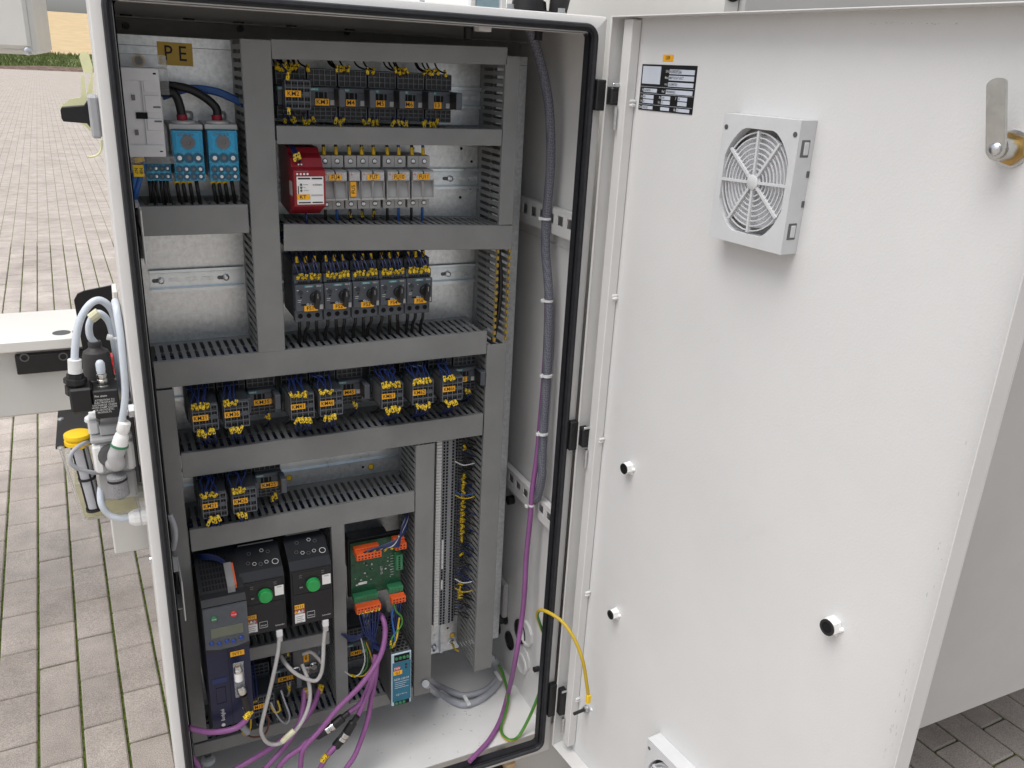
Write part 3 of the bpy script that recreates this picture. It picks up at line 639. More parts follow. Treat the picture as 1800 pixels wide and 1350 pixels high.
def hduct(label, TL, TR, BL, BR, **k):
    A, B, C_, E_ = [py(*p, YD) for p in (TL, TR, BL, BR)]
    x0, x1 = (A.x+C_.x)/2, (B.x+E_.x)/2; W = ((A.z-C_.z)+(B.z-E_.z))/2
    ang = math.atan2(((B.z-A.z)+(E_.z-C_.z))/2, x1-x0); zb = (C_.z+E_.z)/2-math.tan(ang)*(x1-x0)/2
    return duct(label, (x0, YP, zb), x1-x0, W, ang, **k)
def vduct(label, TL, TR, BL, BR, **k):
    A, B, C_, E_ = [py(*p, YD) for p in (TL, TR, BL, BR)]
    x0, x1 = (A.x+C_.x)/2, (B.x+E_.x)/2; zt, zb = (A.z+B.z)/2, (C_.z+E_.z)/2
    return duct(label, (x1, YP, zb), zt-zb, x1-x0, 0, True, **k)
vduct('tall grey vertical duct between the main switch and the upper contactor rows', (422.5, 69), (474, 69), (456, 620), (502, 617), wires=False)
hduct('topmost horizontal grey duct above contactors KM2 to M6', (477, 69), (893, 84), (478, 103.5), (892, 113), wires=False)
hduct('narrow horizontal grey duct above the red relay and the fuse holders', (486, 222), (883, 228), (487, 252.5), (882, 256), wires=False)
hduct('horizontal grey duct above the row of motor breakers', (497, 395), (903, 397), (499, 440.5), (898, 438))
hduct('short horizontal grey duct below the blue distribution blocks', (240, 363), (436, 361), (244, 416), (438, 408), wires=False)
hduct('long horizontal grey duct across the whole plate below the motor breakers', (270, 638), (857, 583), (274, 684), (855, 621))
hduct('horizontal grey duct below contactors KM31 to KM66', (319, 799), (850, 727), (321, 840), (848, 765))
hduct('horizontal grey duct below contactors KM21 to KM25', (333, 933), (729, 865), (337, 970), (729, 899))
d_ = vduct('grey vertical duct reaching from the terminal strip down to the cabinet floor', (860, 606), (891, 603), (832, 1183), (863, 1172), wires=False)
vduct('narrow grey vertical duct between power supply and terminal strip', (734, 784), (768, 778), (726, 1226), (753, 1217), wires=False)
A = py(583, 925, YD); B = py(605, 922, YD); Zv = py(590, 1245, YD).z
duct('slim grey vertical duct between the inverters and the circuit board', (B.x, YP, Zv), A.z-Zv, B.x-A.x, 0, True, wires=False)
vduct('grey vertical duct at the lower left beside the inverters', (277, 688), (303, 684), (338.5, 1307), (366, 1301), wires=False)
hduct('short grey duct under the two green dial inverters', (430, 1143), (579, 1111), (431, 1163), (579, 1132), wires=False)
A = py(340, 1311, YD); B = py(690, 1237, YD)
duct('grey duct along the bottom edge of the mounting plate', (A.x, YP, -1.2935), .4465-A.x-.002, .0265, 0)
# right column duct, upper half: covered at the top, open below
A, B = py(894, 101, YD), py(918, 102, YD); zt = A.z; xr = .6195; xl = .5945; zb = -.5415
ut = duct('upper right vertical duct with its lower half left uncovered', (xr, YP, zb), zt-zb, xr-xl, 0, True, covers=[(.2150, zt-zb)], wires=False)
for (zz, n, m_) in ((.0010, 17, AMBER), (xr-xl-.0010, 15, AMBER)):
    for i in range(n):
        o = MB().box(-.0036, .0036, -.0030, .0034, -.0022, .0022, .0006).build('finger_tip', m_, ut, local=True); o.location = (.006+.0125*i, -(YP-YD)+.0045, zz)
MB().tube([(xl+.009, .13, -.545), (xl+.013, .118, -.48), (xl+.012, .115, -.42), (xl+.006, .12, -.36)], .0042, 8).build('black_cable', WBLK, None, smooth=True)
tag(bpy.data.objects['black_cable'], 'black round cable running inside the uncovered vertical duct', 'cable')
# ------------------------------------------------------------------ DIN rails
def din(label, x0, x1, zc, slots=True, vert=False, y=YP):
    t = thing('din_rail', label, 'mounting rail', (x0, y, zc), 0, 'zinc mounting rails'); L = x1-x0
    if vert: t.rotation_euler = (0, -math.pi/2, 0)
    b = MB(); y1 = -.0075
    b.box(0, L, -.0014, -.0003, -.0125, .0125)
    for s_ in (-1, 1):
        b.box(0, L, y1, -.0014, s_*.0125-.0006, s_*.0125+.0006); b.box(0, L, y1, y1+.0012, s_*.0126, s_*.0178)
    b.build('rail_profile', RAIL, t, local=True)
    if slots:
        n = int(L/.025)
        for i in range(n):
            x = .0125+.025*i; m = MB()
            pts = []
            for k in range(7): a = -math.pi/2+math.pi*k/6; pts.append((x+.0065+.0031*math.cos(a), .0031*math.sin(a)))
            for k in range(7): a = math.pi/2+math.pi*k/6; pts.append((x-.0065+.0031*math.cos(a), .0031*math.sin(a)))
            m.prism(pts, -.0021, -.0016).build('slot', GREYM if i % 4 == 0 else ZINC, t, local=True)
            if i % 4 == 0: MB().lathe((x+.004, -.002, 0), (0, -1, 0), [(0, .0056), (.004, .0052), (.005, .003)], 8).build('rail_screw', SCR, t, local=True)
    return t
r3 = py(264, 497, YP-.0075); r3b = py(428, 486, YP-.0075)
din('empty zinc rail piece on the left below the short duct', r3.x, .176, (r3.z+r3b.z)/2)
din('zinc rail carrying contactors KM2 to M6', .224, .600, -.1230)
din('zinc rail carrying the red relay and fuse holders', .224, .600, -.2600)
din('zinc rail carrying the five motor breakers', .224, .595, -.4330)
din('zinc rail carrying contactors KM31 to KM66', .05, .579, -.6060, slots=False)
a5 = py(600, 816, YP-.0075); din('zinc rail carrying contactors KM21 to KM25', .05, .446, a5.z+.012, slots=False)
din('short zinc rail behind the bottom contactors', .12, .28, -1.195, slots=False)
din('short zinc rail behind contactor KM9 and power supply', .31, .445, -1.17, slots=False)
tv = py(772, 1125, YP-.0075); din('vertical zinc rail below the terminal strip', -1.2800, -.735, 0, vert=True)
bpy.data.objects[[o.name for o in COL.objects if o.name.startswith('din_rail')][-1]].location = (.5275, YP, -1.280)
# yellow dots, holes, PE plate on the mounting plate
for (u, v, lab) in ((508, 840, 'round yellow sticker on the plate just right of contactor KM25'), (652, 820, 'round yellow sticker on the plate near the right end of the zinc rail'), (795, 1116, 'round yellow sticker on the plate below the terminal strip')):
    q = py(u, v, YP); o = MB().cyl((q.x, YP-.0006, q.z), (q.x, YP-.0001, q.z), .0062, 20).cyl((q.x, YP-.0007, q.z), (q.x, YP-.00061, q.z), .0046, 20, mi=1).build('round_sticker', [BRASS, YEL]); tag(o, lab, 'sticker', 'yellow earth stickers')
for (u, v) in ((726, 261), (811, 261), (829, 284), (827, 331), (809, 347), (638, 821), (787, 1104)):
    q = py(u, v, YP); MB().cyl((q.x, .2082, q.z), (q.x, .2084, q.z), .0026, 12).build('drilled_hole', VOID, plate)
q = py(793, 1128, YP); MB().lathe((q.x, YP, q.z), (0, -1, 0), [(0, .0085), (.0015, .0085), (.002, .006), (.006, .006)], 6).build('earth_bolt', SCR, plate)
a = py(308, 95, YP); t = thing('earth_sign', 'yellow ochre sign reading PE on the galvanised plate', 'sign', (a.x, YP-.0002, a.z)); t.rotation_euler = (0, .015, 0)
MB().box(-.0245, .0245, -.0012, -.0001, -.0160, .0160, .0003).build('sign_plate', mat('ochre_plate', (.52, .34, .035), .4, var=.06), t, local=True)
text('P E', .0300, INK, t, (0, -.0015, 0), sx=.85)
# ------------------------------------------------------------------ wires with markers
ORD = ['leftmost']+[w+' from the left' for w in ('second', 'third', 'fourth', 'fifth', 'sixth', 'seventh', 'eighth', 'ninth', 'tenth')]
MKM = None
def marker_mesh():
    global MKM
    if MKM is None:
        o = MB().box(-.0023, .0023, -.0019, .0019, -.0056, .0056, .0004).build('wire_marker', MARK); MKM = o.data; bpy.data.objects.remove(o)
    return MKM
def wire(pts, label, group, m=WBLUE, r=.0013, mk=None, ferrule=None, name='control_wire', cat='wire'):
    """one wire; mk = parameter 0..1 where the yellow marker sits"""
    b = MB(); b.tube(pts, r, 6, 5); o = b.build(name, m, None, smooth=True, loc=pts[0]); tag(o, label, cat, group)
    if mk is not None:
        P = spline(pts, 8); i = max(1, min(len(P)-2, int(mk*(len(P)-1)))); d = (P[i+1]-P[i-1]).normalized()
        c = bpy.data.objects.new('wire_marker', marker_mesh()); COL.objects.link(c); c.parent = o
        c.location = P[i]-Vector(pts[0]); q = d.to_track_quat('Z', 'Y'); e = (q.to_matrix() @ Matrix.Rotation(random.uniform(-1.2, 1.2), 3, 'Z') @ Matrix.Rotation(random.gauss(0, .24), 3, 'Y') @ Matrix.Rotation(random.gauss(0, .25), 3, 'X')).to_euler(); c.rotation_euler = e
        s_ = random.uniform(.9, 1.08); c.scale = (s_, s_, s_)
    if ferrule:
        P = spline(pts, 8); p = P[0]; d = (P[1]-P[0]).normalized()
        MB().cyl(p, p+d*.012, .0032, 10, .0026).build('ferrule', ferrule, o, smooth=True, loc=None)
    return o
def up_wires(xs, z, yf, ztop, what, mk=.22, m=None, lean=0.0, sep=.0):
    for kk, x in enumerate(xs):
        dx = random.uniform(-.004, .004)+lean; yo = random.uniform(.0, .006); p0 = Vector((x, yf+.001, z)); h = ztop-z
        pts = [p0, p0+Vector((dx*.25, -.004-yo*.4, .010)), p0+Vector((dx*.5, -.004-yo*.5, min(.022, h*.45))), p0+Vector((dx, .012, h*.75)), Vector((x+dx*1.2, max(yf+.03, .155), ztop+.012))]
        mm = m or (WBLUE if random.random() < .6 else WBLK)
        wire(pts, ORD[kk]+' marked wire entering the top of '+what, 'wires at the top of '+what, mm, .0014, mk+random.uniform(-.05, .07))
def down_wires(xs, z, yf, zbot, what, m=None, mk=.28):
    for kk, x in enumerate(xs):
        dx = random.uniform(-.006, .006); p0 = Vector((x, yf+.001, z)); h = z-zbot
        pts = [p0, p0+Vector((dx*.3, -.005, -.008)), p0+Vector((dx*.8, -.006-random.uniform(0, .004), -.018)), p0+Vector((dx, .010, -max(.026, h*.8))), Vector((x+dx*1.4, max(yf+.04, .150), zbot-.008))]
        wire(pts, ORD[kk]+' marked wire leaving the bottom of '+what, 'wires at the bottom of '+what, m or WBLUE, .0014, mk+random.uniform(-.06, .08))
# ------------------------------------------------------------------ contactors
CW, CH, CD = .0478, .0775, .0790          # width, height, depth from the plate
def label_plate(parent, s, x0, x1, z0, z1, y, name='name_label', cut=None):
    q = MB().box(x0, x1, y-.0008, y, z0, z1, .0004).build(name, ORL, parent, local=True)
    text(s, (z1-z0)*.98, INK, q, ((x0+x1)/2, y-.0012, (z0+z1)/2), sx=min(1.0, (x1-x0)/(len(s)*(z1-z0)*.68)))
    return q
def grid(b, x0, x1, z0, z1, y, nx, nz, t=.0011, d=.0022, mi=1):
    for i in range(nx+1): x = x0+(x1-x0)*i/nx; b.box(x-t/2, x+t/2, y-d, y, z0, z1, mi=mi)
    for k in range(nz+1):
        z = z0+(z1-z0)*k/nz
        for i in range(nx): b.box(x0+(x1-x0)*i/nx+t/2, x0+(x1-x0)*(i+1)/nx-t/2, y-d, y, z-t/2, z+t/2, mi=mi)
def make_contactor(module=True):
    t = thing('contactor', 'x', 'contactor')
    MB().box(.0005, CW-.0005, -.052, -.0085, .001, CH-.001, .0012).build('body', ANTH, t, local=True)
    for (za, zb, nm) in ((CH-.0265, CH-.001, 'upper_terminals'), (.001, .0215, 'lower_terminals')):
        b = MB(); b.box(.001, CW-.001, -.062, -.0525, za, zb, .001)
        grid(b, .0022, CW-.0022, za+.001, zb-.001, -.062, 5, 3); o = b.build(nm, [BLACK, RIB], t, local=True)
        for i in range(5):
            x = .0022+(CW-.0044)*(i+.5)/5; z = zb-.0055 if nm == 'upper_terminals' else za+.0055
            MB().cyl((x, -.0640, z), (x, -.0620, z), .0027, 10).build('clamp_hole', BLACKS, o, local=True)
    b = MB().box(.001, CW-.001, -.074, -.0525, .0220, CH-.0270, .0012)
    b.box(.001, .0085, -.0750, -.074, .0230, CH-.0340, .0004).box(.0300, CW-.002, -.0752, -.074, .0230, CH-.0340, .0004)
    f = b.build('front_block', ANTHL, t, local=True)
    for (xa, xb) in ((.0105, .0145), (.0160, .0225), (.0245, .0280)): MB().box(xa, xb, -.0746, -.0735, .034, CH-.0345).build('indicator_slot', VOID, f, local=True)
    MB().box(.0012, .0165, -.0746, -.074, CH-.0330, CH-.0285).build('maker_strip', TEAL, f, local=True)
    text('SIEMENS', .0042, INKW, f, (.0088, -.0749, CH-.0308), sx=.75)
    MB().box(.0330, .0400, -.0756, -.0752, .0245, .0320).build('data_sticker', LGREY, f, local=True)
    if module:
        MB().box(CW-.0085, CW+.0012, -.106, -.0745, .0235, CH-.0275, .001).build('suppressor', ANTHL, t, local=True)
        m = t.children[-1]; MB().box(CW-.0089, CW-.0086, -.104, -.0765, .0245, CH-.0285).build('side_face', BLACK, m, local=True)
    return t
PROTO = {True: make_contactor(True), False: make_contactor(False)}
USED = {True: False, False: False}
def put_contactor(s, x, zc, label, module=True, lab=True, yoff=0.0):
    new = copy_tree(PROTO[module])
    new['label'] = label; new['group'] = 'slate grey contactors'; new.location = (x, YP+yoff, zc-CH/2)
    s = {'KM4': 'M4', 'KM5': 'M5', 'KM6': 'M6', 'KM13': '13', 'KM45': 'M45', 'KM65': '65'}.get(s, s)
    if lab: label_plate(new, s, .0095, .0100+.0064*len(s)+.002, .0235, .0335, -.0755)
    return new
def aux_block(parent, s, x0, z0, W=.0400, H=.0470, y0=-.078, y1=-.130):
    """front-mounted auxiliary switch block with four rows of clamp holes"""
    b = MB(); b.box(x0, x0+W, y1, y0, z0, z0+H, .0012)
    grid(b, x0+.0015, x0+W-.0015, z0+.0025, z0+H-.0025, y1, 4, 4, .0012, .0014)
    a = b.build('auxiliary_block', [ANTH, RIB], parent, local=True)
    for r, zz in enumerate((.0068, .0170, .0300, .0400)):
        for i in range(8):
            x = x0+.0015+(W-.003)*(i+.5)/8; z = z0+zz*H/.047
            if r in (0, 3): MB().cyl((x, y1-.0010, z), (x, y1-.0001, z), .0019, 8).build('clamp_hole', VOID, a, local=True)
            else: MB().box(x-.0015, x+.0015, y1-.0010, y1-.0001, z-.0020, z+.0020).build('test_hole', VOID, a, local=True)
    q = label_plate(a, s, x0+.001, x0+.0245, z0+H*.42, z0+H*.63, y1-.0015, name='name_label')
    MB().box(x0+.0275, x0+W-.003, y1-.0016, y1, z0+H*.44, z0+H*.60, .0004).build('slide', ANTHL, a, local=True)
    MB().box(x0-.0006, x0-.0002, y1+.004, y0-.004, z0+.006, z0+H-.006).build('side_label', GREYM, a, local=True)
    return a
# row 1
ZR1 = -.1230; x = .2305
k2 = put_contactor('KM2', x, ZR1, 'contactor KM2, leftmost of the top row, with clamp block in front', module=False, lab=False)
aux_block(k2, 'KM2', .0085, .0160, W=.0400, H=.0455, y0=-.075, y1=-.0890)
xs = [.2305+.0478*i for i in range(6)]; nm = ['KM2', 'KM3', 'KM4', 'KM5', 'KM6', 'KM13']
lab1 = {'KM3': 'contactor KM3, second from the left in the top row', 'KM4': 'contactor M4 in the middle of the top row', 'KM5': 'contactor M5 in the top row, between M4 and M6', 'KM6': 'contactor M6, second from the right in the top row', 'KM13': 'contactor 13, rightmost in the top row'}
for i in range(1, 6): put_contactor(nm[i], xs[i], ZR1, lab1[nm[i]])
ZT1 = -.072; ZB1 = -.167
yf = YP-.064
up_wires([.2345, .238, .2425, .2465, .2510, .2550, .2595, .2640], ZR1+.030, yf, ZT1, 'contactor KM2', mk=.20, m=WBLK)
for i, (nu, nd) in enumerate(((1, 3), (4, 3), (2, 4), (4, 4), (5, 5)), 1):
    what = 'contactor '+{'KM3': 'KM3', 'KM4': 'M4', 'KM5': 'M5', 'KM6': 'M6', 'KM13': '13 in the top row'}[nm[i]]
    o = {1: (.004,), 2: (0, .006, .012, .018), 3: (.002, .010), 4: (.0, .006, .0125, .018), 5: (.001, .010, .015, .022, .036)}[i]
    up_wires([xs[i]+q for q in o], ZR1+.031, yf, ZT1, what, m=WBLK, lean=-.012)
    down_wires([xs[i]-.006+q*.0068 for q in range(nd)], ZR1-.030, yf, ZB1, what)
down_wires([.240, .249, .255, .270], ZR1-.028, yf-.01, ZB1, 'contactor KM2')
wire([(.243, .118, -.1075), (.2435, .110, -.102), (.243, .112, -.092), (.238, .125, -.083), (.232, .15, -.068)], 'blue wire looping into the front block of contactor KM2', None, WBLUE, .0015, .4)
wire([(.243, .118, -.137), (.243, .112, -.144), (.244, .113, -.155), (.247, .140, -.172)], 'blue wire leaving the front block of contactor KM2 downwards', None, WBLUE, .0015, .45)
# row 4: two contactors with aux blocks and one bare one per set
ZR4 = -.6060
def trio(xa, za, names, labels, plain_last=True, pitch=.0478, zt=-.5640, zb=-.6760, nw=((5, 5), (4, 4), (2, 2))):
    for i, s in enumerate(names):
        x_ = xa+pitch*i; aux = labels[i][1]
        c = put_contactor(s, x_, za, labels[i][0], module=labels[i][2], lab=not aux)
        w_ = 'contactor '+s
        if aux:
            aux_block(c, s, .0020, .0120, y1=-.1330)
            xs_ = [x_+.004+.0055*k for k in range(nw[i][0])]
            for kk, q in enumerate(xs_):
                z_ = za-CH/2+.012+.043; f_ = YP-.1330
                wire([(q, f_-.0005, z_), (q, f_-.007, z_+.004), (q+random.uniform(-.004, .004), f_+.002+random.uniform(-.004, .004), z_+.011), (q+random.uniform(-.006, .010), f_+.028, z_+.0165), (q+random.uniform(-.008, .012), .118, z_+.021), (q+.006, .15, zt+.006)], ORD[kk]+' dark blue wire with yellow marker feeding the front of '+w_, 'wires at the front of '+w_, WBLUE, .0015, .20+random.uniform(-.05, .06))
            for kk, q in enumerate(xs_[:nw[i][1]]):
                z_ = za-CH/2+.012+.004; f_ = YP-.1330
                wire([(q+.006, f_-.0005, z_), (q+.006, f_-.006, z_-.003), (q+.006+random.uniform(-.004, .004), f_-.005, z_-.014), (q+.010, f_+.012, z_-.024), (q+.016, .135, zb-.006)], ORD[kk]+' dark blue wire with yellow marker hanging below '+w_, 'wires hanging below '+w_, WBLUE, .0015, .28+random.uniform(-.06, .08))
            up_wires([x_+.014+.0065*k for k in range(4)], za+.029, YP-.064, zt, w_+' terminals', m=WBLUE); down_wires([x_+.020+.008*k for k in range(2)], za-.031, YP-.064, zb, w_+' terminals', m=WBLK)
        else:
            up_wires([x_+.034, x_+.0395], za+.031, YP-.064, zt, w_, m=WBLUE)
            down_wires([x_+.029, x_+.035], za-.030, YP-.064, zb, w_)
trio(.0640, ZR4, ('KM31', 'KM36', 'KM35'), (('contactor KM31 with auxiliary block, leftmost of the middle row', True, False), ('contactor KM36 with auxiliary block, beside KM31', True, True), ('bare contactor KM35 right of KM36', False, True)))
trio(.2160, ZR4, ('KM41', 'KM46', 'KM45'), (('contactor KM41 with auxiliary block, right of KM35', True, False), ('contactor KM46 with auxiliary block, beside KM41', True, True), ('bare contactor M45 left of KM61', False, True)))
trio(.3700, ZR4, ('KM61', 'KM62', 'KM66'), (('contactor KM61 with auxiliary block, right of M45', True, False), ('contactor KM62 with auxiliary block, between KM61 and KM66', True, False), ('contactor KM66 with auxiliary block, right of KM62', True, True)), pitch=.0555, nw=((6, 5), (6, 5), (4, 4)))
put_contactor('KM65', .5300, ZR4, 'bare contactor 65 at the right end of the middle row')
up_wires([.560, .566], ZR4+.031, YP-.064, -.564, 'contactor 65 in the middle row', m=WBLUE); down_wires([.556, .562], ZR4-.030, YP-.064, -.676, 'contactor 65 in the middle row')
ZR5 = -.7620
trio(.0670, ZR5, ('KM21', 'KM26', 'KM25'), (('contactor KM21 with auxiliary block in the row of three', True, False), ('contactor KM26 with auxiliary block, middle of the row of three', True, True), ('bare contactor KM25 beside the empty rail', False, True)), zt=-.7220, zb=-.8180, nw=((5, 4), (4, 3), (2, 3)))
# bottom contactors
c = put_contactor('KM101', .1220, -1.190, 'contactor M101 with auxiliary block at the bottom left', module=False, lab=False); aux_block(c, 'M101', .004, .010, y1=-.128)
put_contactor('KM111', .1720, -1.180, 'bare contactor at the bottom behind the grey cables', module=True)
put_contactor('KM9', .3140, -1.1600, 'contactor KM9 left of the blue power supply', module=False)
for k, q in enumerate((.128, .1335)):
    wire([(q, .079, -1.176), (q, .072, -1.172), (q+.001, .075, -1.15), (q+.002, .10, -1.125), (q+.003, .14, -1.10)], ORD[k]+' long dark blue wire dropping to contactor M101', 'blue wires dropping to contactor M101', WBLUE, .0015, .12)
up_wires([.186, .191, .205], -1.150, YP-.064, -1.112, 'the bottom bare contactor', m=WBLUE)
down_wires([.200, .206], -1.210, YP-.064, -1.262, 'the bottom bare contactor', m=CGREY2)
# ------------------------------------------------------------------ motor breakers (row 3)
def make_breaker():
    W, H = .0464, .0975; t = thing('motor_breaker', 'x', 'circuit breaker')
    MB().box(.0005, W-.0005, -.078, -.0085, .004, H, .0012).build('body', ANTH, t, local=True)
    b = MB().box(.0005, W-.0005, -.0930, -.0785, .0, .0205, .001); o = b.build('lower_terminals', ANTHL, t, local=True)
    for i in range(3): MB().cyl((.0092+.0140*i, -.0936, .0102), (.0092+.0140*i, -.0929, .0102), .0040, 18).build('clamp_screw', VOID, o, local=True)
    MB().box(.0003, W-.0003, -.1050, -.0785, .0210, .0650, .0012).build('front_plate', ANTHL, t, local=True); f = t.children[-1]
    b = MB().box(.0005, W-.0005, -.0980, -.0785, .0655, .0790, .001); o = b.build('signal_terminals', ANTHL, t, local=True)
    for i in range(8): x = .0060+.0042*i+(.003 if i > 3 else 0); MB().box(x, x+.0028, -.0986, -.0979, .0670, .0692).build('clamp_hole', VOID, o, local=True)
    MB().box(.0005, W-.0005, -.0880, -.0785, .0795, .0970, .001).build('upper_terminals', ANTH, t, local=True); o = t.children[-1]
    for i in range(3): MB().cyl((.0092+.0140*i, -.0886, .0885), (.0092+.0140*i, -.0879, .0885), .0036, 16).build('clamp_screw', VOID, o, local=True)
    yf = -.1050
    MB().box(.0145, .0300, yf-.0006, yf, .0605, .0640).build('maker_strip', TEAL, f, local=True); text('SIEMENS', .0036, INKW, f, (.0222, yf-.0009, .0622), sx=.85)
    text('SIRIUS', .0038, INKW, f, (.0380, yf-.0004, .0622), sx=.8)
    MB().lathe((.0085, yf, .0525), (0, -1, 0), [(0, .0042), (.0012, .0040), (.0012, .0022), (.0005, .002)], 16).build('setting_dial', ANTH, f, local=True)
    for (xa, xb, za, zb, m) in ((.009, .0165, .0310, .0335, VOID), (.0185, .0205, .0540, .0546, INKW), (.0025, .0055, .0560, .0568, INKW), (.0035, .0095, .0400, .0406, INKW), (.0035, .0085, .0370, .0376, INKW), (.0075, .0105, .0440, .0458, VOID), (.0375, .0440, .0235, .0310, LGREY)):
        MB().box(xa, xb, yf-.0005, yf, za, zb).build('marking', m, f, local=True)
    MB().ring((.0195, yf-.0001, .0322), (0, -1, 0), .0012, .0019, .0005, 14).build('test_ring', INKW, f, local=True)
    text('I', .004, INKW, f, (.0400, yf-.0006, .0545)); text('O', .004, INKW, f, (.024, yf-.0006, .032))
    MB().lathe((.0318, yf, .0435), (0, -1, 0), [(0, .0090), (.006, .0086), (.0068, .0078)], 28).build('rotary_knob', BLACK, t, smooth=True, local=True); kn = t.children[-1]
    MB().prism([(-.0034, -.0145), (.0034, -.0145), (.0036, .0120), (0, .0142), (-.0036, .0120)], -.0195, -.0069).build('knob_bar', BLACK, kn, local=True); kb = kn.children[-1]; kb.location = (.0318, yf, .0435)
    kb.rotation_euler = (0, .08, 0)
    o = MB().box(-.0003, .0003, -.0199, -.0196, .003, .0105).build('knob_mark', LGREY, kn, local=True); o.location = (.0318, yf, .0435)
    return t
br0 = make_breaker()
fz = [py(u, v, YP-.105) for u, v in ((521.5, 553), (573, 549))]
brs = [('FS1', .2395, 'motor breaker FS1, leftmost of the five black rotary breakers'), ('FS2', .2865, 'motor breaker FS2 between FS1 and FS3'), ('FS3', .3335, 'motor breaker FS3, middle of the five'), ('FS4', .3800, 'motor breaker FS4 between FS3 and FS6'), ('FS6', .4265, 'motor breaker FS6, rightmost of the five')]
for i, (s, x, lab) in enumerate(brs):
    c = copy_tree(br0)
    c['label'] = lab; c['group'] = 'motor breakers'; c.location = (x, YP, -.4770)
    q = MB().prism([(.0135, .0215), (.0345, .0215), (.0365, .0255), (.0315, .0305), (.0135, .0305)], -.1062, -.1052).build('name_label', ORL, c, local=True)
    text(s, .0092, INK, q, (.0232, -.1067, .0260), sx=.95)
    for k in range(6):
        xq = x+.0065+.0062*k+(.002 if k > 2 else 0); z_ = -.4770+.0735; f_ = YP-.098; dx = random.uniform(-.003, .003)-.004
        wire([(xq, f_-.001, z_), (xq, f_-.006, z_+.007), (xq+dx*.4, f_-.004, z_+.018), (xq+dx, f_+.012, z_+.032), (xq+dx*1.5, .150, -.357)], ORD[k]+' blue wire with yellow marker entering the top of breaker '+s, 'blue wires at the top of breaker '+s, WBLUE, .0012, .22+random.uniform(-.07, .06))
    for k in range(3):
        xq = x+.0092+.0140*k
        wire([(xq, YP-.083, -.382), (xq, YP-.082, -.372), (xq+random.uniform(-.002, .002), YP-.07, -.356)], ORD[k]+' black supply wire with yellow ferrule on breaker '+s, 'black supply wires of breaker '+s, WBLK, .0026, None, YEL)
        dx = random.uniform(-.006, .006)
        wire([(xq, YP-.084, -.4765), (xq, YP-.083, -.488), (xq+dx*.6, YP-.075, -.50), (xq+dx, YP-.068, -.526)], ORD[k]+' black motor wire leaving the bottom of breaker '+s, 'black motor wires below breaker '+s, WBLK, .0027)
# ------------------------------------------------------------------ fuse holders (row 2)
def fuse_pole(t, x, W=.0196):
    H = .0850; e = .0003
    p = MB(); p.prism([(-.0085, .0), (-.0660, .0), (-.0660, .0165), (-.0660, .0170), (-.0560, .0172), (-.0560, .0660), (-.0660, .0665), (-.0660, .0848), (-.0085, .0848)], x+e, x+W-e, 'x')
    b = p.build('pole_body', FUSE, t, local=True)
    MB().prism([(-.0562, .0640), (-.0860, .0640), (-.0900, .0620), (-.0900, .0480), (-.0750, .0470), (-.0850, .0200), (-.0562, .0175)], x+.0012, x+W-.0012, 'x').build('fuse_drawer', FUSE, t, local=True); d = t.children[-1]
    MB().box(x+.0004, x+.0011, -.0890, -.0562, .0175, .0470).box(x+W-.0011, x+W-.0004, -.0890, -.0562, .0175, .0470).box(x+.0012, x+W-.0012, -.0890, -.0850, .0175, .0205).build('drawer_cheek', FUSE, d, local=True)
    MB().box(x+.0018, x+W-.0018, -.0906, -.0901, .0495, .0612).build('data_print', printed('fuse_print', (.55, .55, .55), (.2, .2, .2), (1500, 1500, 900), .56) if 'fuse_print' not in bpy.data.materials else bpy.data.materials['fuse_print'], d, local=True)
    text('E', .0055, REDB, d, (x+.0045, -.0909, .0580))
    for z in (.0080, .0760):
        o = MB().lathe((x+W/2, -.0659, z), (0, -1, 0), [(0, .0042), (.0006, .0042)], 18).build('clamp_hole', VOID, b, local=True)
        MB().lathe((x+W/2, -.0663, z), (0, -1, 0), [(0, .0033), (.0007, .0033), (.0012, .0015)], 12).build('clamp_screw', SCR, b, local=True)
ZF = -.2990
def fuse(s, x, n, label, lx=None, rot=False):
    t = thing('fuse_holder', label, 'fuse holder', (x, YP, ZF), 0, 'pale grey fuse holders')
    for k in range(n): fuse_pole(t, .0196*k)
    W = .0196*n
    if rot:
        q = MB().box(W*.18, W*.68, -.0868, -.0860, .0225, .0465, .0003).build('name_label', ORL, t, local=True); text(s, .0085, INK, q, (W*.43, -.0872, .0345), rot=(math.pi/2, -math.pi/2, 0))
        q.rotation_euler = (0, 0, 0)
    else:
        q = MB().box(W*.5-.0105, W*.5+.0100, -.0922, -.0912, .0495, .0585, .0003).build('name_label', ORL, t, local=True); text(s, .0100, INK, q, (W*.5, -.0926, .0540), sx=.8)
    return t
FX = [('FU4', .2930, 2, 'double fuse holder FU4 partly hidden by the red relay', False), ('FU5', .3340, 1, 'single fuse holder FU5 with upright orange label', True), ('FU7', .3545, 2, 'double fuse holder FU7 right of FU5', False), ('FU10', .3975, 2, 'double fuse holder FU10 between FU7 and FU11', False), ('FU11', .4400, 2, 'double fuse holder FU11 at the right end', False)]
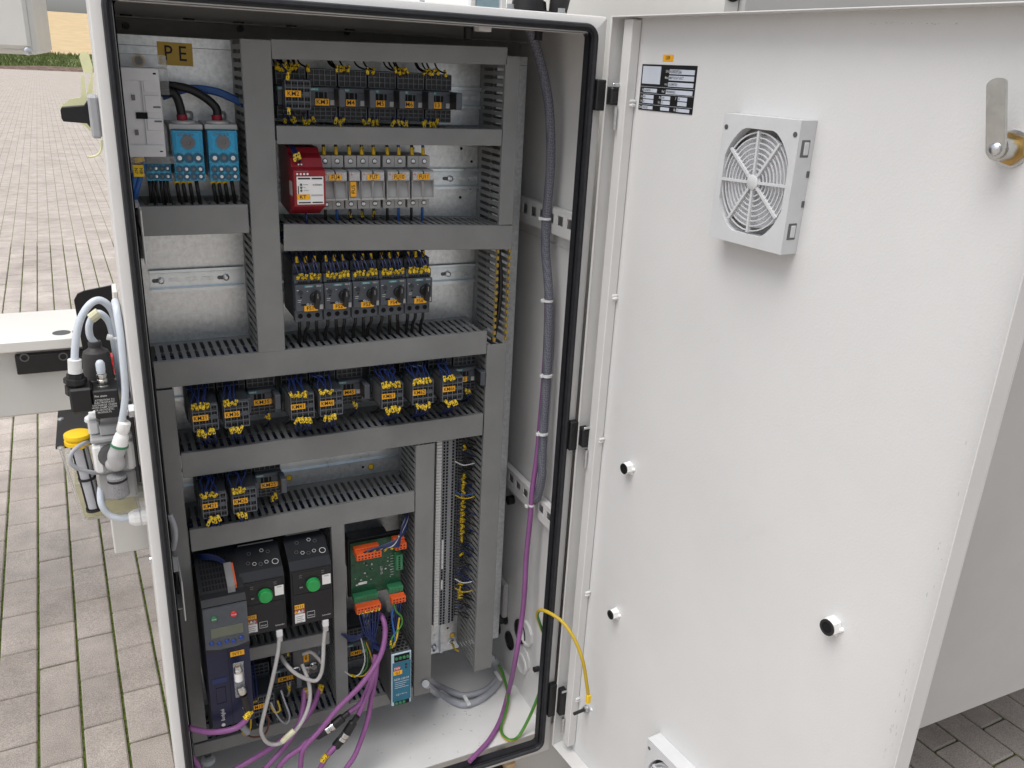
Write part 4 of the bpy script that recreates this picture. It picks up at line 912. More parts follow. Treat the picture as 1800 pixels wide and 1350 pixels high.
for (s, x, n, lab, rot) in FX:
    fuse(s, x, n, lab, rot=rot)
    for k in range(n):
        xq = x+.0196*k+.0098; m = {('FU10', 1): WLB, ('FU11', 1): WLB}.get((s, k), WBLK)
        wire([(xq, YP-.060, ZF+.0855), (xq, YP-.058, ZF+.098), (xq, YP-.05, ZF+.115)], ORD[k]+' supply wire with yellow ferrule on top of fuse holder '+s, 'supply wires of fuse holder '+s, m, .0027, .55 if s in ('FU5', 'FU7') else None, YEL)
        m = WLB if (s in ('FU10', 'FU11', 'FU4') and k == 1) else WBLK
        wire([(xq, YP-.058, ZF-.001), (xq, YP-.058, ZF-.012), (xq+.002, YP-.052, ZF-.032)], ORD[k]+' wire leaving the bottom of fuse holder '+s, 'bottom wires of fuse holder '+s, m, .0024, .45 if s in ('FU5', 'FU7') else None)
# ------------------------------------------------------------------ red safety relay
kt = thing('safety_relay', 'dark red safety relay with white front label marked KT', 'relay', (.2420, YP, -.3010))
W = .0480
MB().prism([(-.0085, .004), (-.075, -.002), (-.0960, .008), (-.1180, .016), (-.1180, .0700), (-.104, .0735), (-.096, .086), (-.080, .092), (-.075, .100), (-.0085, .101)], .0, W, 'x').build('housing', RED, kt, local=True)
MB().box(.0040, W-.003, -.1188, -.1181, .0190, .0610, .001).build('front_label', WHITE, kt, local=True); f = kt.children[-1]
for (xa, xb, za, zb) in ((.006, .0245, .0570, .0592), (.027, .0430, .0570, .0592), (.006, .0245, .0210, .0228), (.027, .0430, .0210, .0228), (.0055, .0068, .035, .047)): MB().box(xa, xb, -.1193, -.1189, za, zb).build('print_bar', INK, f, local=True)
for k in range(3):
    MB().lathe((.0105, -.1189, .0490-.0045*k), (0, -1, 0), [(0, .0019), (.0008, .0017), (.0012, .0008)], 12).build('lamp', mat('green_led', (.05, .10, .06), .3) if k == 0 else bpy.data.materials['green_led'], f, local=True)
    text(('POWER', 'IN/1', 'OUTPUT')[k], .0020, INK, f, (.0140, -.1192, .0490-.0045*k), align='LEFT')
text('e·pizzato', .0046, INK, f, (.0355, -.1192, .0490), sx=.9)
MB().box(.0255, .0435, -.1191, -.1189, .0315, .0340).build('type_box', LGREY, f, local=True)
q = MB().box(.0035, .0235, -.1200, -.1190, .0265, .0345, .0003).build('name_label', ORL, kt, local=True); text('KT', .0080, INK, q, (.0125, -.1204, .0305))
for k in range(4): MB().lathe((.0055+.0052*k, -.1181, .0648), (0, -1, 0), [(0, .0017), (.0006, .0016), (.0009, .0006)], 10).build('clamp_dot', WHITE, kt, local=True)
for k in range(2): MB().lathe((.0110+.0045*k, -.1025, .0770), (0, -1, .3), [(0, .0014), (.0012, .0013)], 8).build('clamp_dot', WHITE, kt, local=True)
MB().box(.0030, .0220, -.1185, -.1181, .0680, .0695).build('print_bar', GREYM, kt, local=True)
MB().box(-.0006, -.0002, -.105, -.085, .030, .052).build('side_sticker', LGREY, kt, local=True)
for k in range(3): wire([(.2480+.004*k, .100+.004*k, -.2200), (.2465+.004*k, .103, -.212), (.2455+.003*k, .112, -.203), (.243+.003*k, .15, -.185)], ORD[k]+' dark wire with yellow marker plugged into the red relay', 'wires of the red relay', WBLUE, .0015, .28+.06*k)
wire([(.262, .108, -.299), (.263, .106, -.306), (.266, .13, -.328)], 'short dark wire leaving the bottom of the red relay', None, WBLUE, .0015)
# ------------------------------------------------------------------ main switch and blue distribution blocks
YM = .080
A, B, C_, E_ = py(204, 117, YM), py(279, 118, YM), py(220, 276, YM), py(292, 276, YM)
mx0, mx1, mz1, mz0 = (A.x+C_.x)/2-.004, (B.x+E_.x)/2, A.z, C_.z
ms = thing('main_switch', 'pale grey main switch block at the top left of the plate', 'switch', (mx0, YP, mz0))
W, H = mx1-mx0, mz1-mz0; yf = YM-YP
b = MB().box(0, W, yf, -.001, 0, H, .0015); SWG = mat('pale_switch_grey', (.56, .56, .57), .42, var=.04, vscale=30); b.build('switch_body', SWG, ms, local=True); body = ms.children[-1]
for (xa, xb, za, zb, dy) in ((.002, W-.002, H-.0165, H-.0005, .0016), (.002, W-.002, .0005, .0165, .0016), (W*.63, W-.001, .060, .082, .0012), (W*.63, W-.001, .036, .052, .0012), (W*.63, W-.001, .086, .108, .0010)): MB().box(xa, xb, yf-dy, yf-.0001, za, zb, .0006).build('raised_panel', SWG, body, local=True)
for (xa, xb, za, zb, m) in ((W*.40, W*.66, H*.47-.004, H*.47+.0045, VOID), (W*.34, W*.42, H*.64, H*.70, GREYM), (W*.34, W*.42, H*.25, H*.31, GREYM), (W*.02, W*.12, H*.83, H*.843, VOID), (W*.02, W*.12, H*.14, H*.153, VOID), (W*.86, W*.93, H*.93, H*.95, VOID), (W*.86, W*.93, H*.06, H*.075, VOID), (W*.80, W*.97, H*.56, H*.58, GREYM), (W*.80, W*.97, H*.40, H*.42, GREYM)):
    MB().box(xa, xb, yf-.0019, yf-.0002, za, zb, .0003).build('recess', m, body, local=True)
MB().box(W*.58, W*.583, yf-.0018, yf-.0001, .017, H-.017).build('panel_line', GREYM, body, local=True)
MB().box(.004, W+.012, -.112, -.040, H+.0006, H+.017, .001).build('terminal_cover', CLEAR, ms, local=True)
MB().box(W+.0006, W+.013, -.108, -.045, H*.70, H, .001).build('terminal_cover', CLEAR, ms, local=True)
MB().box(.004, W+.014, -.105, -.045, -.012, -.0006, .001).build('terminal_cover', CLEAR, ms, local=True)
MB().lathe((W*.66, -.03, H+.008), (0, 1, 0), [(0, .0085), (.003, .0085), (.003, .006), (0, .006)], 20).build('brass_eye', BRASS, ms, local=True)
def dist_block(label, u0, v0, u1, v1, Y, rows, top=True):
    A, B = py(u0, v0, Y), py(u1, v1, Y); W, H = B.x-A.x, A.z-B.z
    t = thing('distribution_block', label, 'distribution block', (A.x, YP, B.z), 0, 'clear blue distribution blocks'); yf = Y-YP
    MB().box(.001, W-.001, yf+.010, -.001, .001, H-.001, .001).build('base', LGREY, t, local=True)
    MB().box(.0025, W-.0025, yf+.0040, yf+.0095, .003, H-.003, .0008).build('clamp_bar', NICK, t, local=True)
    MB().box(0, W, yf, yf+.0035, 0, H, .001).box(0, .0018, yf+.0035, yf+.03, 0, H).box(W-.0018, W, yf+.0035, yf+.03, 0, H).build('blue_cover', BLUEC, t, local=True)
    MB().box(.004, W-.004, yf-.0016, yf-.0001, H*.60, H*.97, .0008).build('window_panel', BLUEC, t, local=True) if top else None
    for k in range(5 if top else 2): MB().box(.003, W-.003, yf-.0007, yf-.0001, H*(.02+.165*k), H*(.025+.165*k)).build('moulded_rib', BLUEC, t, local=True)
    if top: text('ERIFLEX', .0060, GREYM, t, (W*.45, yf-.0019, H*.92), sx=1.1)
    for (fz, n, r) in rows:
        for i in range(n):
            x = W*(i+.5)/n*.92+W*.04; z = H*fz
            o = MB().lathe((x, yf-.0002, z), (0, -1, 0), [(0, r), (.0008, r), (.0009, r*.75), (.0002, r*.7)], 16).build('screw_hole', mat('deep_blue_ring', (.02, .10, .17), .35) if 'deep_blue_ring' not in bpy.data.materials else bpy.data.materials['deep_blue_ring'], t, local=True)
            MB().lathe((x, yf-.0004, z), (0, -1, 0), [(0, r*.46), (.0006, r*.45), (.0010, r*.2)], 12).build('screw_head', SCR if (i+n) % 2 else GREYM, o, local=True)
    if top:
        MB().lathe((W*.5, yf-.0018, H*.77), (0, -1, 0), [(0, .0098), (.001, .0098), (.001, .004), (.0004, .0035)], 24).build('main_clamp', GREYM, t, local=True)
        MB().box(-.002, W+.002, yf+.008, -.001, H+.0004, H+.008, .001).build('top_flange', LGREY, t, local=True); q = t.children[-1]
        MB().lathe((W*.45, yf+.028, H+.0082), (0, 0, 1), [(0, .018), (.003, .018), (.004, .015)], 24).build('cable_collar', LGREY, q, local=True)
        MB().box(W*.55, W*.95, -.010, -.004, H+.0082, H+.022, .004).build('mounting_ear', LGREY, q, local=True)
        MB().cyl((W*.76, -.0101, H+.0155), (W*.76, -.0106, H+.0155), .0032, 14).build('ear_hole', ZINC, q, local=True)
    return t, A.x, B.z, W, H
R3 = ((.09, 4, .0052), (.24, 4, .0052), (.46, 3, .0070))
dist_block('low clear blue distribution block under the main switch', 256, 288, 303, 318, .125, ((.27, 4, .0046), (.74, 4, .0046)), False)
D2 = dist_block('clear blue distribution block in the middle, with thick black cable', 301, 229, 362, 318, .115, R3)
D3 = dist_block('clear blue distribution block next to the vertical duct', 364, 229, 422, 318, .115, R3)
def pf(u, v, y):
    p = py(u, v, y); return p if p.z > -1.3935 else pz(u, v, -1.3935)
def cable(name, label, pts, r, m, cat='cable', group=None, n=10, sub=8):
    o = MB().tube(pts, r, n, sub).build(name, m, None, smooth=True, loc=pts[0]); return tag(o, label, cat, group)
for (dd_, s_, lab) in ((D2, py(288, 162, .15), 'short thick black cable from the main switch into the middle blue block'), (D3, py(297, 150, .16), 'long thick black cable arching from the main switch into the right blue block')):
    _, xa, zb_, W_, H_ = dd_; e = Vector((xa+W_*.45, .145, zb_+H_+.010))
    o = cable('power_cable', lab, [s_+Vector((-.02, .01, -.002)), s_, s_*.55+e*.45+Vector((.004, 0, .016)), e+Vector((-.002, 0, .022)), e], .0062, WBLK)
    MB().cyl(e+Vector((0, 0, .000)), e+Vector((-.0005, 0, .010)), .0075, 16).build('red_sleeve', WRED, o, smooth=True)
for k in range(3):
    s_ = py(286, 166+3*k, .17); e = py(428, 180+3*k, .165)
    cable('supply_wire', ('upper', 'middle', 'lower')[k]+' mid blue supply wire running from the main switch into the vertical duct', [s_, py(330, 153+3*k, .168), py(375, 157+3*k, .166), py(405, 168+3*k, .165), e], .0034, WLB, 'wire', 'blue supply wires of the main switch')
for k, (u, s) in enumerate(((240, 'N7'), (249, 'N8'))):
    o = cable('supply_wire', 'thick blue wire tagged %s below the main switch' % s, [py(u+3, 272, .13), py(u+1, 292, .12), py(u-4, 315, .118), py(u-12, 345, .125), py(u-16, 372, .15)], .0046, WLB, 'wire', 'tagged thick blue wires')
    p = py(u-1, 300, .112); q = MB().box(p.x-.0036, p.x+.0036, p.y-.002, p.y+.002, p.z-.0085, p.z+.0085, .0005).build('wire_marker', YEL, o); text(s, .0065, INK, q, (p.x-o.location.x, p.y-o.location.y-.0024, p.z-o.location.z), rot=(math.pi/2, math.pi/2, 0))
cable('supply_wire', 'yellow ended stub at the bottom of the main switch', [py(243, 276, .115), py(246, 284, .115)], .007, YEL, 'wire')
for k in range(6):
    u = 262+k*6+(k > 2)*2; cable('load_wire', ORD[k]+' thin black wire hanging from the low blue distribution block', [py(u, 318, .135), py(u+2, 335, .13), py(u+6+random.uniform(-3, 3), 362, .14)], .0022, WBLK, 'wire', 'black wires below the low blue block')
for (nm_, us) in (('middle', (310, 321, 333, 345)), ('right', (374, 384, 395, 407))):
    for k, u in enumerate(us):
        o = cable('load_wire', ORD[k]+' black wire hanging from the %s blue distribution block' % nm_, [py(u, 318, .135), py(u+3, 335, .132), py(u+8, 364, .145)], .0030, WBLK, 'wire', 'black wires below the %s blue block' % nm_)
        if k < 3: MB().cyl(py(u, 318.5, .135), py(u+.6, 324, .1345), .0038, 10).build('ferrule', YEL, o)
# ------------------------------------------------------------------ inverters
def inverter(s, TL, TR, BL, BR, label):
    Y = .060; A, B, C_, E_ = [py(*p, Y) for p in (TL, TR, BL, BR)]
    x0, x1, z1, z0 = (A.x+C_.x)/2, (B.x+E_.x)/2, (A.z+B.z)/2, (C_.z+E_.z)/2
    t = thing('inverter', label, 'inverter', (x0, YP, z0), 0, 'dark inverters with a green dial'); W, H = x1-x0, z1-z0; yf = Y-YP
    MB().prism([(-.001, -.012), (yf+.022, -.012), (yf, .0), (yf, H), (yf+.012, H+.012), (yf+.060, H+.036), (-.03, H+.042), (-.001, H+.042)], 0, W, 'x').build('housing', NAVYB, t, local=True); hb = t.children[-1]
    MB().box(.003, W-.003, yf-.0014, yf-.0001, H*.58, H-.003, .0007).build('control_panel', NAVYB, t, local=True); p = t.children[-1]
    MB().box(.003, W-.003, yf-.0010, yf-.0001, .003, H*.56, .0005).build('lower_cover', NAVYB, t, local=True); lc = t.children[-1]
    MB().box(W*.17, W*.83, yf-.0022, yf-.0014, H*.84, H*.95, .0003).build('display', BLACK, p, local=True)
    for (fx, fz_) in ((.20, .90), (.20, .865), (.74, .915), (.74, .88)): MB().box(W*fx, W*(fx+.07), yf-.0026, yf-.0023, H*fz_, H*(fz_+.012)).build('marking', GREYM, p, local=True)
    MB().lathe((W*.53, yf-.0014, H*.72), (0, -1, 0), [(0, .0122), (.002, .0120), (.0025, .0118), (.0090, .0115), (.0100, .0105)], 32).build('green_dial', GBTN, t, smooth=True, local=True)
    MB().box(W*.18, W*.31, yf-.0024, yf-.0014, H*.66, H*.73, .0005).build('escape_button', BLACK, p, local=True); text('ESC', .0034, INKW, p, (W*.245, yf-.0027, H*.695))
    MB().box(W*.76, W*.97, yf-.0019, yf-.0014, H*.66, H*.84, .0004).build('white_sticker', WHITE, p, local=True)
    text('ATV320', .003, INK, p, (W*.865, yf-.0023, H*.815), sx=.8)
    MB().box(.0045, W*.31, yf-.0016, yf-.0010, .006, H*.21, .0003).build('warning_text_field', WHITE, lc, local=True)
    MB().box(.0045, W*.31, yf-.0017, yf-.0010, H*.213, H*.30, .0003).build('warning_band', mat('warning_red', (.30, .07, .06), .5) if 'warning_red' not in bpy.data.materials else bpy.data.materials['warning_red'], lc, local=True)
    for (fx, m) in ((.09, ORL), (.17, WHITE), (.25, LGREY)): MB().prism([(W*fx-.003, H*.243), (W*fx+.003, H*.243), (W*fx, H*.293)], yf-.0021, yf-.0018).build('warning_triangle', m, lc, local=True)
    text('DANGER', .0035, WHITE, lc, (W*.165, yf-.0020, H*.226))
    for k in range(4): MB().box(.0065, W*(.27-.03*(k % 2)), yf-.0019, yf-.0017, H*(.17-.035*k)-.0004, H*(.17-.035*k)+.0004).build('print_line', GREYM, lc, local=True)
    q = MB().box(.0045, W*.30, yf-.0022, yf-.0011, H*.31, H*.385, .0003).build('name_label', ORL, lc, local=True); text(s, .0078, INK, q, (W*.16, yf-.0025, H*.348), sx=.85)
    fr = MB()
    for (xa, xb, za, zb) in ((W*.36, W*.55, H*.105, H*.110), (W*.36, W*.55, H*.215, H*.220), (W*.36, W*.365, H*.110, H*.215), (W*.545, W*.55, H*.110, H*.215)): fr.box(xa, xb, yf-.0013, yf-.0010, za, zb)
    fr.build('logo_frame', INKW, lc, local=True); text('Altivar', .0040, INKW, lc, (W*.455, yf-.0013, H*.15)); text('Schneider', .0040, INKW, lc, (W*.84, yf-.0013, H*.095))
    # icons on the sloping upper panel
    sl = math.atan2(.024, .048)
    for k, (fx, fy) in enumerate(((.24, .015), (.38, .012), (.52, .010), (.66, .012), (.30, .032), (.60, .034), (.74, .030))):
        o = MB().ring((0, 0, 0), (0, 0, 1), .0030, .0037, .0004, 6).build('icon', INKW if k % 2 else GREYM, hb, local=True)
        o.location = (W*fx, yf+.012+fy, H+.012+fy*.5+.0002); o.rotation_euler = (math.atan(.5), 0, 0)
    o = MB().ring((0, 0, 0), (0, 0, 1), .0048, .0057, .0004, 20).build('earth_icon', INKW, hb, local=True); o.location = (W*.86, yf+.022, H+.0172); o.rotation_euler = (math.atan(.5), 0, 0)
    MB().box(.006, W-.006, yf+.0600, yf+.0612, H+.0362, H+.0385).build('edge_highlight', GREYM, hb, local=True)
    for k in range(8): MB().box(W-.0002, W+.0004, yf+.025+.008*k, yf+.029+.008*k, H*.2, H*.9).build('vent', VOID, hb, local=True)
    return t
inverter('IVT10', (423.3, 1027.8), (499, 1009), (430, 1121), (504.4, 1102), 'dark inverter IVT10 with green dial, left of IVT11')
inverter('IVT11', (510, 1006.7), (583, 989), (514.4, 1102), (584.4, 1085.6), 'dark inverter IVT11 with green dial beside the slim duct')
iv = thing('inverter', 'tall dark blue inverter IVT1 with keypad at the lower left', 'inverter', (.0520, YP, -1.1800)); W, H = .0700, .2560; yf = .030-YP
MB().prism([(-.001, 0), (yf+.006, 0), (yf, .004), (yf, .165), (-.001, .165)], 0, W, 'x').build('lower_housing', BLUED, iv, local=True); lo = iv.children[-1]
MB().prism([(-.001, .1652), (yf-.002, .1652), (yf-.004, .172), (yf-.001, .254), (yf+.010, .262), (yf+.020, .266), (yf+.100, .3060), (-.001, .310)], -.0005, W+.0005, 'x').build('upper_housing', NAVYB, iv, local=True); up_ = iv.children[-1]
kp = [(0, .176), (W*.3, .171), (W*.7, .171), (W, .176), (W, .254), (0, .254)]
MB().prism(kp, yf-.0075, yf-.0035).build('keypad', ANTHL, iv, local=True); k_ = iv.children[-1]
MB().box(.0095, W-.008, yf-.0084, yf-.0074, .196, .2150, .0004).build('display', LCD, k_, local=True)
for (x, z, m, s) in ((.0165, .2345, GRC, 'RUN'), (.0480, .2360, REDB, 'STOP')):
    q = MB().lathe((x, yf-.0075, z), (0, -1, 0), [(0, .0052), (.0015, .0052), (.0025, .0045), (.0028, .003)], 20).build('key', m, k_, smooth=True, local=True); text(s, .0034, WHITE, q, (x, yf-.0106, z))
BKEY = mat('blue_key', (.02, .05, .26), .35)
for k, (x, z) in enumerate(((.010, .1865), (.022, .1835), (.034, .1855), (.045, .183), (.057, .1865))):
    MB().lathe((x, yf-.0075, z), (0, -1, 0), [(0, .0038), (.0014, .0037), (.0024, .0028)], 16).build('key', BKEY, k_, smooth=True, local=True)
q = MB().box(.038, .061, yf-.0012, yf-.0002, .146, .156, .0003).build('name_label', ORL, iv, local=True); text('IVT1', .0085, INK, q, (.0495, yf-.0015, .151), sx=.95)
for r in range(7):
    for c_i in range(9):
        y_ = yf+.028+.0098*r; o = MB().box(-.0015, .0015, -.0036, .0036, -.0003, .0004).build('vent_slot', VOID, up_, local=True)
        o.location = (.007+.0052*c_i, y_, .2662+(y_-yf-.020)*.5+.0003); o.rotation_euler = (math.atan(.5), 0, 0)
MB().prism([(yf+.056, .284), (yf+.014, .264), (yf+.014, .276), (yf+.056, .297)], W-.026, W-.014, 'x').build('terminal_plug', mat('mid_grey_plug', (.22, .22, .22), .5), iv, local=True)
MB().prism([(yf+.056, .286), (yf+.018, .268), (yf+.018, .276), (yf+.056, .295)], W-.0138, W-.0108, 'x').build('orange_lever', ORC, iv, local=True)
MB().box(.034, .0345, yf-.0006, yf, .004, .165).build('seam', VOID, lo, local=True)
for (xa, xb, za, zb) in ((.010, .026, .055, .0556), (.010, .026, .088, .0886), (.010, .0106, .0556, .088), (.0254, .026, .0556, .088)): MB().box(xa, xb, yf-.0006, yf-.0001, za, zb).build('knockout_line', VOID, lo, local=True)
MB().box(.006, .030, yf-.0008, yf, .098, .108).build('print_band', mat('faint_blue_print', (.012, .022, .10), .4), lo, local=True)
text('Bonfiglioli', .0085, INKW, iv, (.018, yf-.0008, .030), rot=(math.pi/2, -math.pi/2, 0), sx=.75)
text('Active', .0150, WHITE, iv, (.0560, yf-.0008, .030), rot=(math.pi/2, -math.pi/2, 0))
MB().lathe((.0175, yf-.0001, .008), (0, -1, 0), [(0, .0032), (.0006, .0032), (.0006, .0018), (.0002, .0016)], 16).build('logo_mark', INKW, iv, local=True)
for k in range(4): wire([py(408, 1018+3*k, .10), py(404, 1000+2*k, .095), py(385, 980+2*k, .098), py(355, 974+3*k, .11), py(338, 978+4*k, .15)], ('topmost', 'second', 'third', 'lowest')[k]+' dark blue wire curving from the duct to the plug on inverter IVT1', 'blue wires of inverter IVT1', WBLUE, .0017, .10 if k < 2 else None)
# M12 adapter on IVT1 in its clear housing
ad = thing('fieldbus_plug', 'nickel fieldbus plug in a clear housing on inverter IVT1', 'plug', S(py(421, 1190, .010)))
P = [py(417, 1170, .010), py(419, 1182, .010), py(420, 1196, .008), py(424, 1212, .008), py(428, 1222, .006)]
MB().lathe(P[0], P[1]-P[0], [(0, .0055), (.006, .0060), (.007, .0070), (.013, .0070)], 18).build('collar', NICK, ad, smooth=True)
MB().cyl(P[1], P[2], .0066, 18).build('white_sleeve', WHITE, ad, smooth=True)
MB().lathe(P[3], P[4]-P[3], [(-.006, .0062), (0, .0075), (.007, .0075), (.009, .006)], 16).build('knurled_nut', NICK, ad, smooth=True)
MB().tube([P[4], py(432, 1236, .005), py(437, 1250, .005)], .0066, 12).build('black_grip', BLACK, ad, smooth=True)
a_ = py(409, 1166, .012); b_ = py(432, 1222, .012); MB().box(a_.x, b_.x, .010, .0125, b_.z, a_.z, .006).build('clear_housing', CLEAR, ad)
# ------------------------------------------------------------------ circuit board with plugs
bd = thing('circuit_board_module', 'green circuit board module with orange plug connectors', 'circuit board', (.3270, YP, -1.0350))
W, H, yf = .0980, .1150, .130-YP
MB().box(-.004, W+.004, yf+.006, yf+.016, -.006, H+.004, .001).box(.01, W-.01, yf+.016, -.001, .02, H-.02, .001).build('carrier', BLACK, bd, local=True)
MB().box(0, W, yf, yf+.0016, 0, H).build('board', PCB, bd, local=True); pb_ = bd.children[-1]
def plug(x, z, n, face, m1, m2, dep, zd):
    w_ = n*.0064+.003
    o = MB().box(x, x+w_, yf-dep*.5, yf-.0002, z, z+.012, .0005).build('socket', m2, bd, local=True)
    for i in range(n): MB().box(x+.0022+.0064*i, x+.0052+.0064*i, yf-dep*.5-.001, yf-dep*.5, z+.001, z+.011).build('lever', m2, o, local=True)
    zz = z+zd; b = MB().box(x, x+w_, yf-dep, yf-dep*.5-.0012, zz, zz+.0135, .0006); p_ = b.build('plug', m1, bd, local=True)
    for i in range(n):
        for k in range(2): MB().box(x+.0030+.0064*i, x+.0058+.0064*i, yf-dep-.0004, yf-dep+.0002, zz+.0022+.0058*k, zz+.0045+.0058*k).build('test_hole', VOID, p_, local=True)
plug(.004, .098, 7, 1, ORC, ORC, .030, -.004); plug(.0800, .104, 3, 1, ORC, ORC, .026, -.006)
plug(.0010, -.006, 7, 1, ORC, GRC, .034, -.014); plug(.0700, -.001, 4, 1, ORC, GRC, .034, -.014)
o = MB().box(.0850, .0985, yf-.015, yf-.0002, .046, .080, .001).build('terminal_block', GRC, bd, local=True)
for k in range(6): MB().box(.0895, .0930, yf-.0155, yf-.0149, .0488+.005*k, .0515+.005*k).build('clamp_hole', VOID, o, local=True)
MB().box(.014, .031, yf-.0005, yf, .022, .027).build('sticker', WHITE, pb_, local=True)
for k in range(40):
    x, z = random.uniform(.004, .08), random.uniform(.02, .09); MB().box(x, x+random.uniform(.001, .004), yf-random.uniform(.0006, .0018), yf, z, z+random.uniform(.0008, .002)).build('chip', random.choice((BLACK, LGREY, GREYM, INKW)), pb_, local=True)
for k in range(8): MB().box(.078, .084, yf-.0004, yf, .03+.006*k, .0306+.006*k).build('print_line', INKW, pb_, local=True)
text('Q-NET', .006, INKW, pb_, (.060, yf-.0006, .045), rot=(math.pi/2, -math.pi/2, 0))
for k in range(7): wire([(.333+.0064*k, .099, -1.048), (.333+.0064*k, .097, -1.058), (.338+.005*k, .094, -1.085), (.345+.003*k, .092, -1.105), (.355+.006*(k % 3), .090, -1.118-.004*k)], ORD[k]+' dark blue wire leaving the lower plug row of the circuit board', 'wires below the lower left board plug', WBLUE, .0016, .10)
for k in range(3): wire([(.404+.0064*k, .099, -1.043), (.404+.005*k, .096, -1.06), (.400+.003*k, .092, -1.09), (.392+.002*k, .085, -1.118), (.375, .084, -1.135-.003*k), (.356, .088, -1.125-.003*k)], ORD[k]+' dark blue wire looping from the smaller lower board plug', 'looping wires of the lower right board plug', WBLUE, .0017)
for k in range(10): wire([(.345+.006*k, .105, -.930), (.352+.006*k, .100, -.922), (.385+.003*k, .098, -.915-.001*k), (.418, .10, -.905+.002*k), (.436, .12, -.893+.003*k), (.441, .15, -.885+.003*k)], ORD[k]+' wire bundled over the top plugs of the circuit board', 'wires bundled over the circuit board', WBLUE if k != 5 else WWH, .0017, .05 if k % 2 else None)
def pc(lst, y): return [pf(u, v, y if not isinstance(y, (list, tuple)) else y[i]) for i, (u, v) in enumerate(lst)]
# ------------------------------------------------------------------ power supply
ps = thing('power_supply', 'petrol blue fronted power supply marked G1 above the floor', 'power supply', (.3850, YP, -1.2610)); W, H, yf = .0400, .1230, .060-YP
MB().box(.0005, W-.0005, yf+.004, -.012, .001, H-.001, .001).build('metal_case', GREYM, ps, local=True); cs = ps.children[-1]
MB().box(0, W, yf, yf+.0038, 0, H, .0012).build('front_frame', mat('pale_blue_rim', (.42, .55, .62), .4), ps, local=True)
MB().box(.0016, W-.0016, yf-.0008, yf-.0001, .010, H-.020, .0003).build('front_print', NDR, ps, local=True); fp = ps.children[-1]
for (z, n) in ((.001, 3), (H-.019, 4)):
    o = MB().box(.0050, W-.0040, yf-.0010, yf-.0001, z, z+.009+(.008 if z > .05 else 0), .0003).build('terminal_recess', VOID, ps, local=True)
    for k in range(n): MB().lathe((.0095+.0075*k, yf-.0010, z+.005+(.004 if z > .05 else 0)), (0, -1, 0), [(0, .0032), (.002, .0030), (.0022, .0020)], 12).build('terminal_screw', GRC, o, local=True)
MB().box(.005, .0165, yf-.0014, yf-.0009, .0855, .0935).build('logo_field', mat('logo_red', (.55, .05, .07), .4), fp, local=True); text('MW', .0070, WHITE, fp, (.0108, yf-.0017, .0895))
q = MB().box(.0030, .0210, yf-.0016, yf-.0009, .0745, .0840, .0003).build('name_label', ORL, ps, local=True); text('G1', .0082, INK, q, (.0120, yf-.0019, .0792))
text('NDR-120-24', .0068, INKW, fp, (.0195, yf-.0011, .0630), sx=.85)
for k in range(4): MB().box(.006, .034-.004*(k % 3), yf-.0011, yf-.0008, .0560-.0045*k, .0565-.0045*k).build('print_line', INKW, fp, local=True)
text('CE', .0060, INKW, fp, (.0120, yf-.0011, .026)); text('c RU us', .0045, INKW, fp, (.0240, yf-.0011, .0265))
for k in range(2): MB().cyl((.0290, yf-.0016, .0945-.007*k), (.0290, yf-.0008, .0945-.007*k), .0021, 12).build('adjuster', BLACK, fp, local=True)
for r in range(13):
    for c_i in range(4):
        o = MB().cyl((0, 0, -.0003), (0, 0, .0004), .0034, 6).build('vent_hole', VOID, cs, local=True); o.location = (.0070+.0086*c_i+(.0043 if r % 2 else 0), yf+.012+.0088*r, H-.0008)
for (pts, m, nm_) in (([(686, 1140), (690, 1120), (705, 1100), (706, 1085), (697, 1075), (692, 1062)], GYG, 'green yellow'), ([(693, 1138), (694, 1120), (690, 1095), (689, 1080), (692, 1070)], WLB, 'mid blue'), ([(689, 1139), (697, 1122), (700, 1100), (702, 1086)], GYY, 'yellow')):
    wire(pc(pts, [.075]*2+[.085]*(len(pts)-2)), '%s wire plugged into the top of the power supply' % nm_, None, m, .0019, .12)
for k, (pts, m, nm_) in enumerate(((((634, 1120), (640, 1145), (641, 1165), (632, 1185), (618, 1188), (606, 1180)), WWH, 'white'), (((640, 1130), (646, 1150), (645, 1172), (635, 1185)), GYG, 'green'), (((644, 1130), (652, 1152), (654, 1170), (638, 1188), (614, 1186)), GYY, 'yellow'))):
    wire(pc(pts, .105), '%s wire looping in front of contactor KM9' % nm_, None, m, .0014, .75 if k == 0 else None)
for k in range(4): wire(pc(((600+3*k, 1115+2*k), (615, 1118+3*k), (632, 1116+2*k), (640, 1105+2*k)), .10), ORD[k]+' dark blue wire curling beside the board harness above contactor KM9', 'blue wires curling above contactor KM9', WBLUE, .0017)
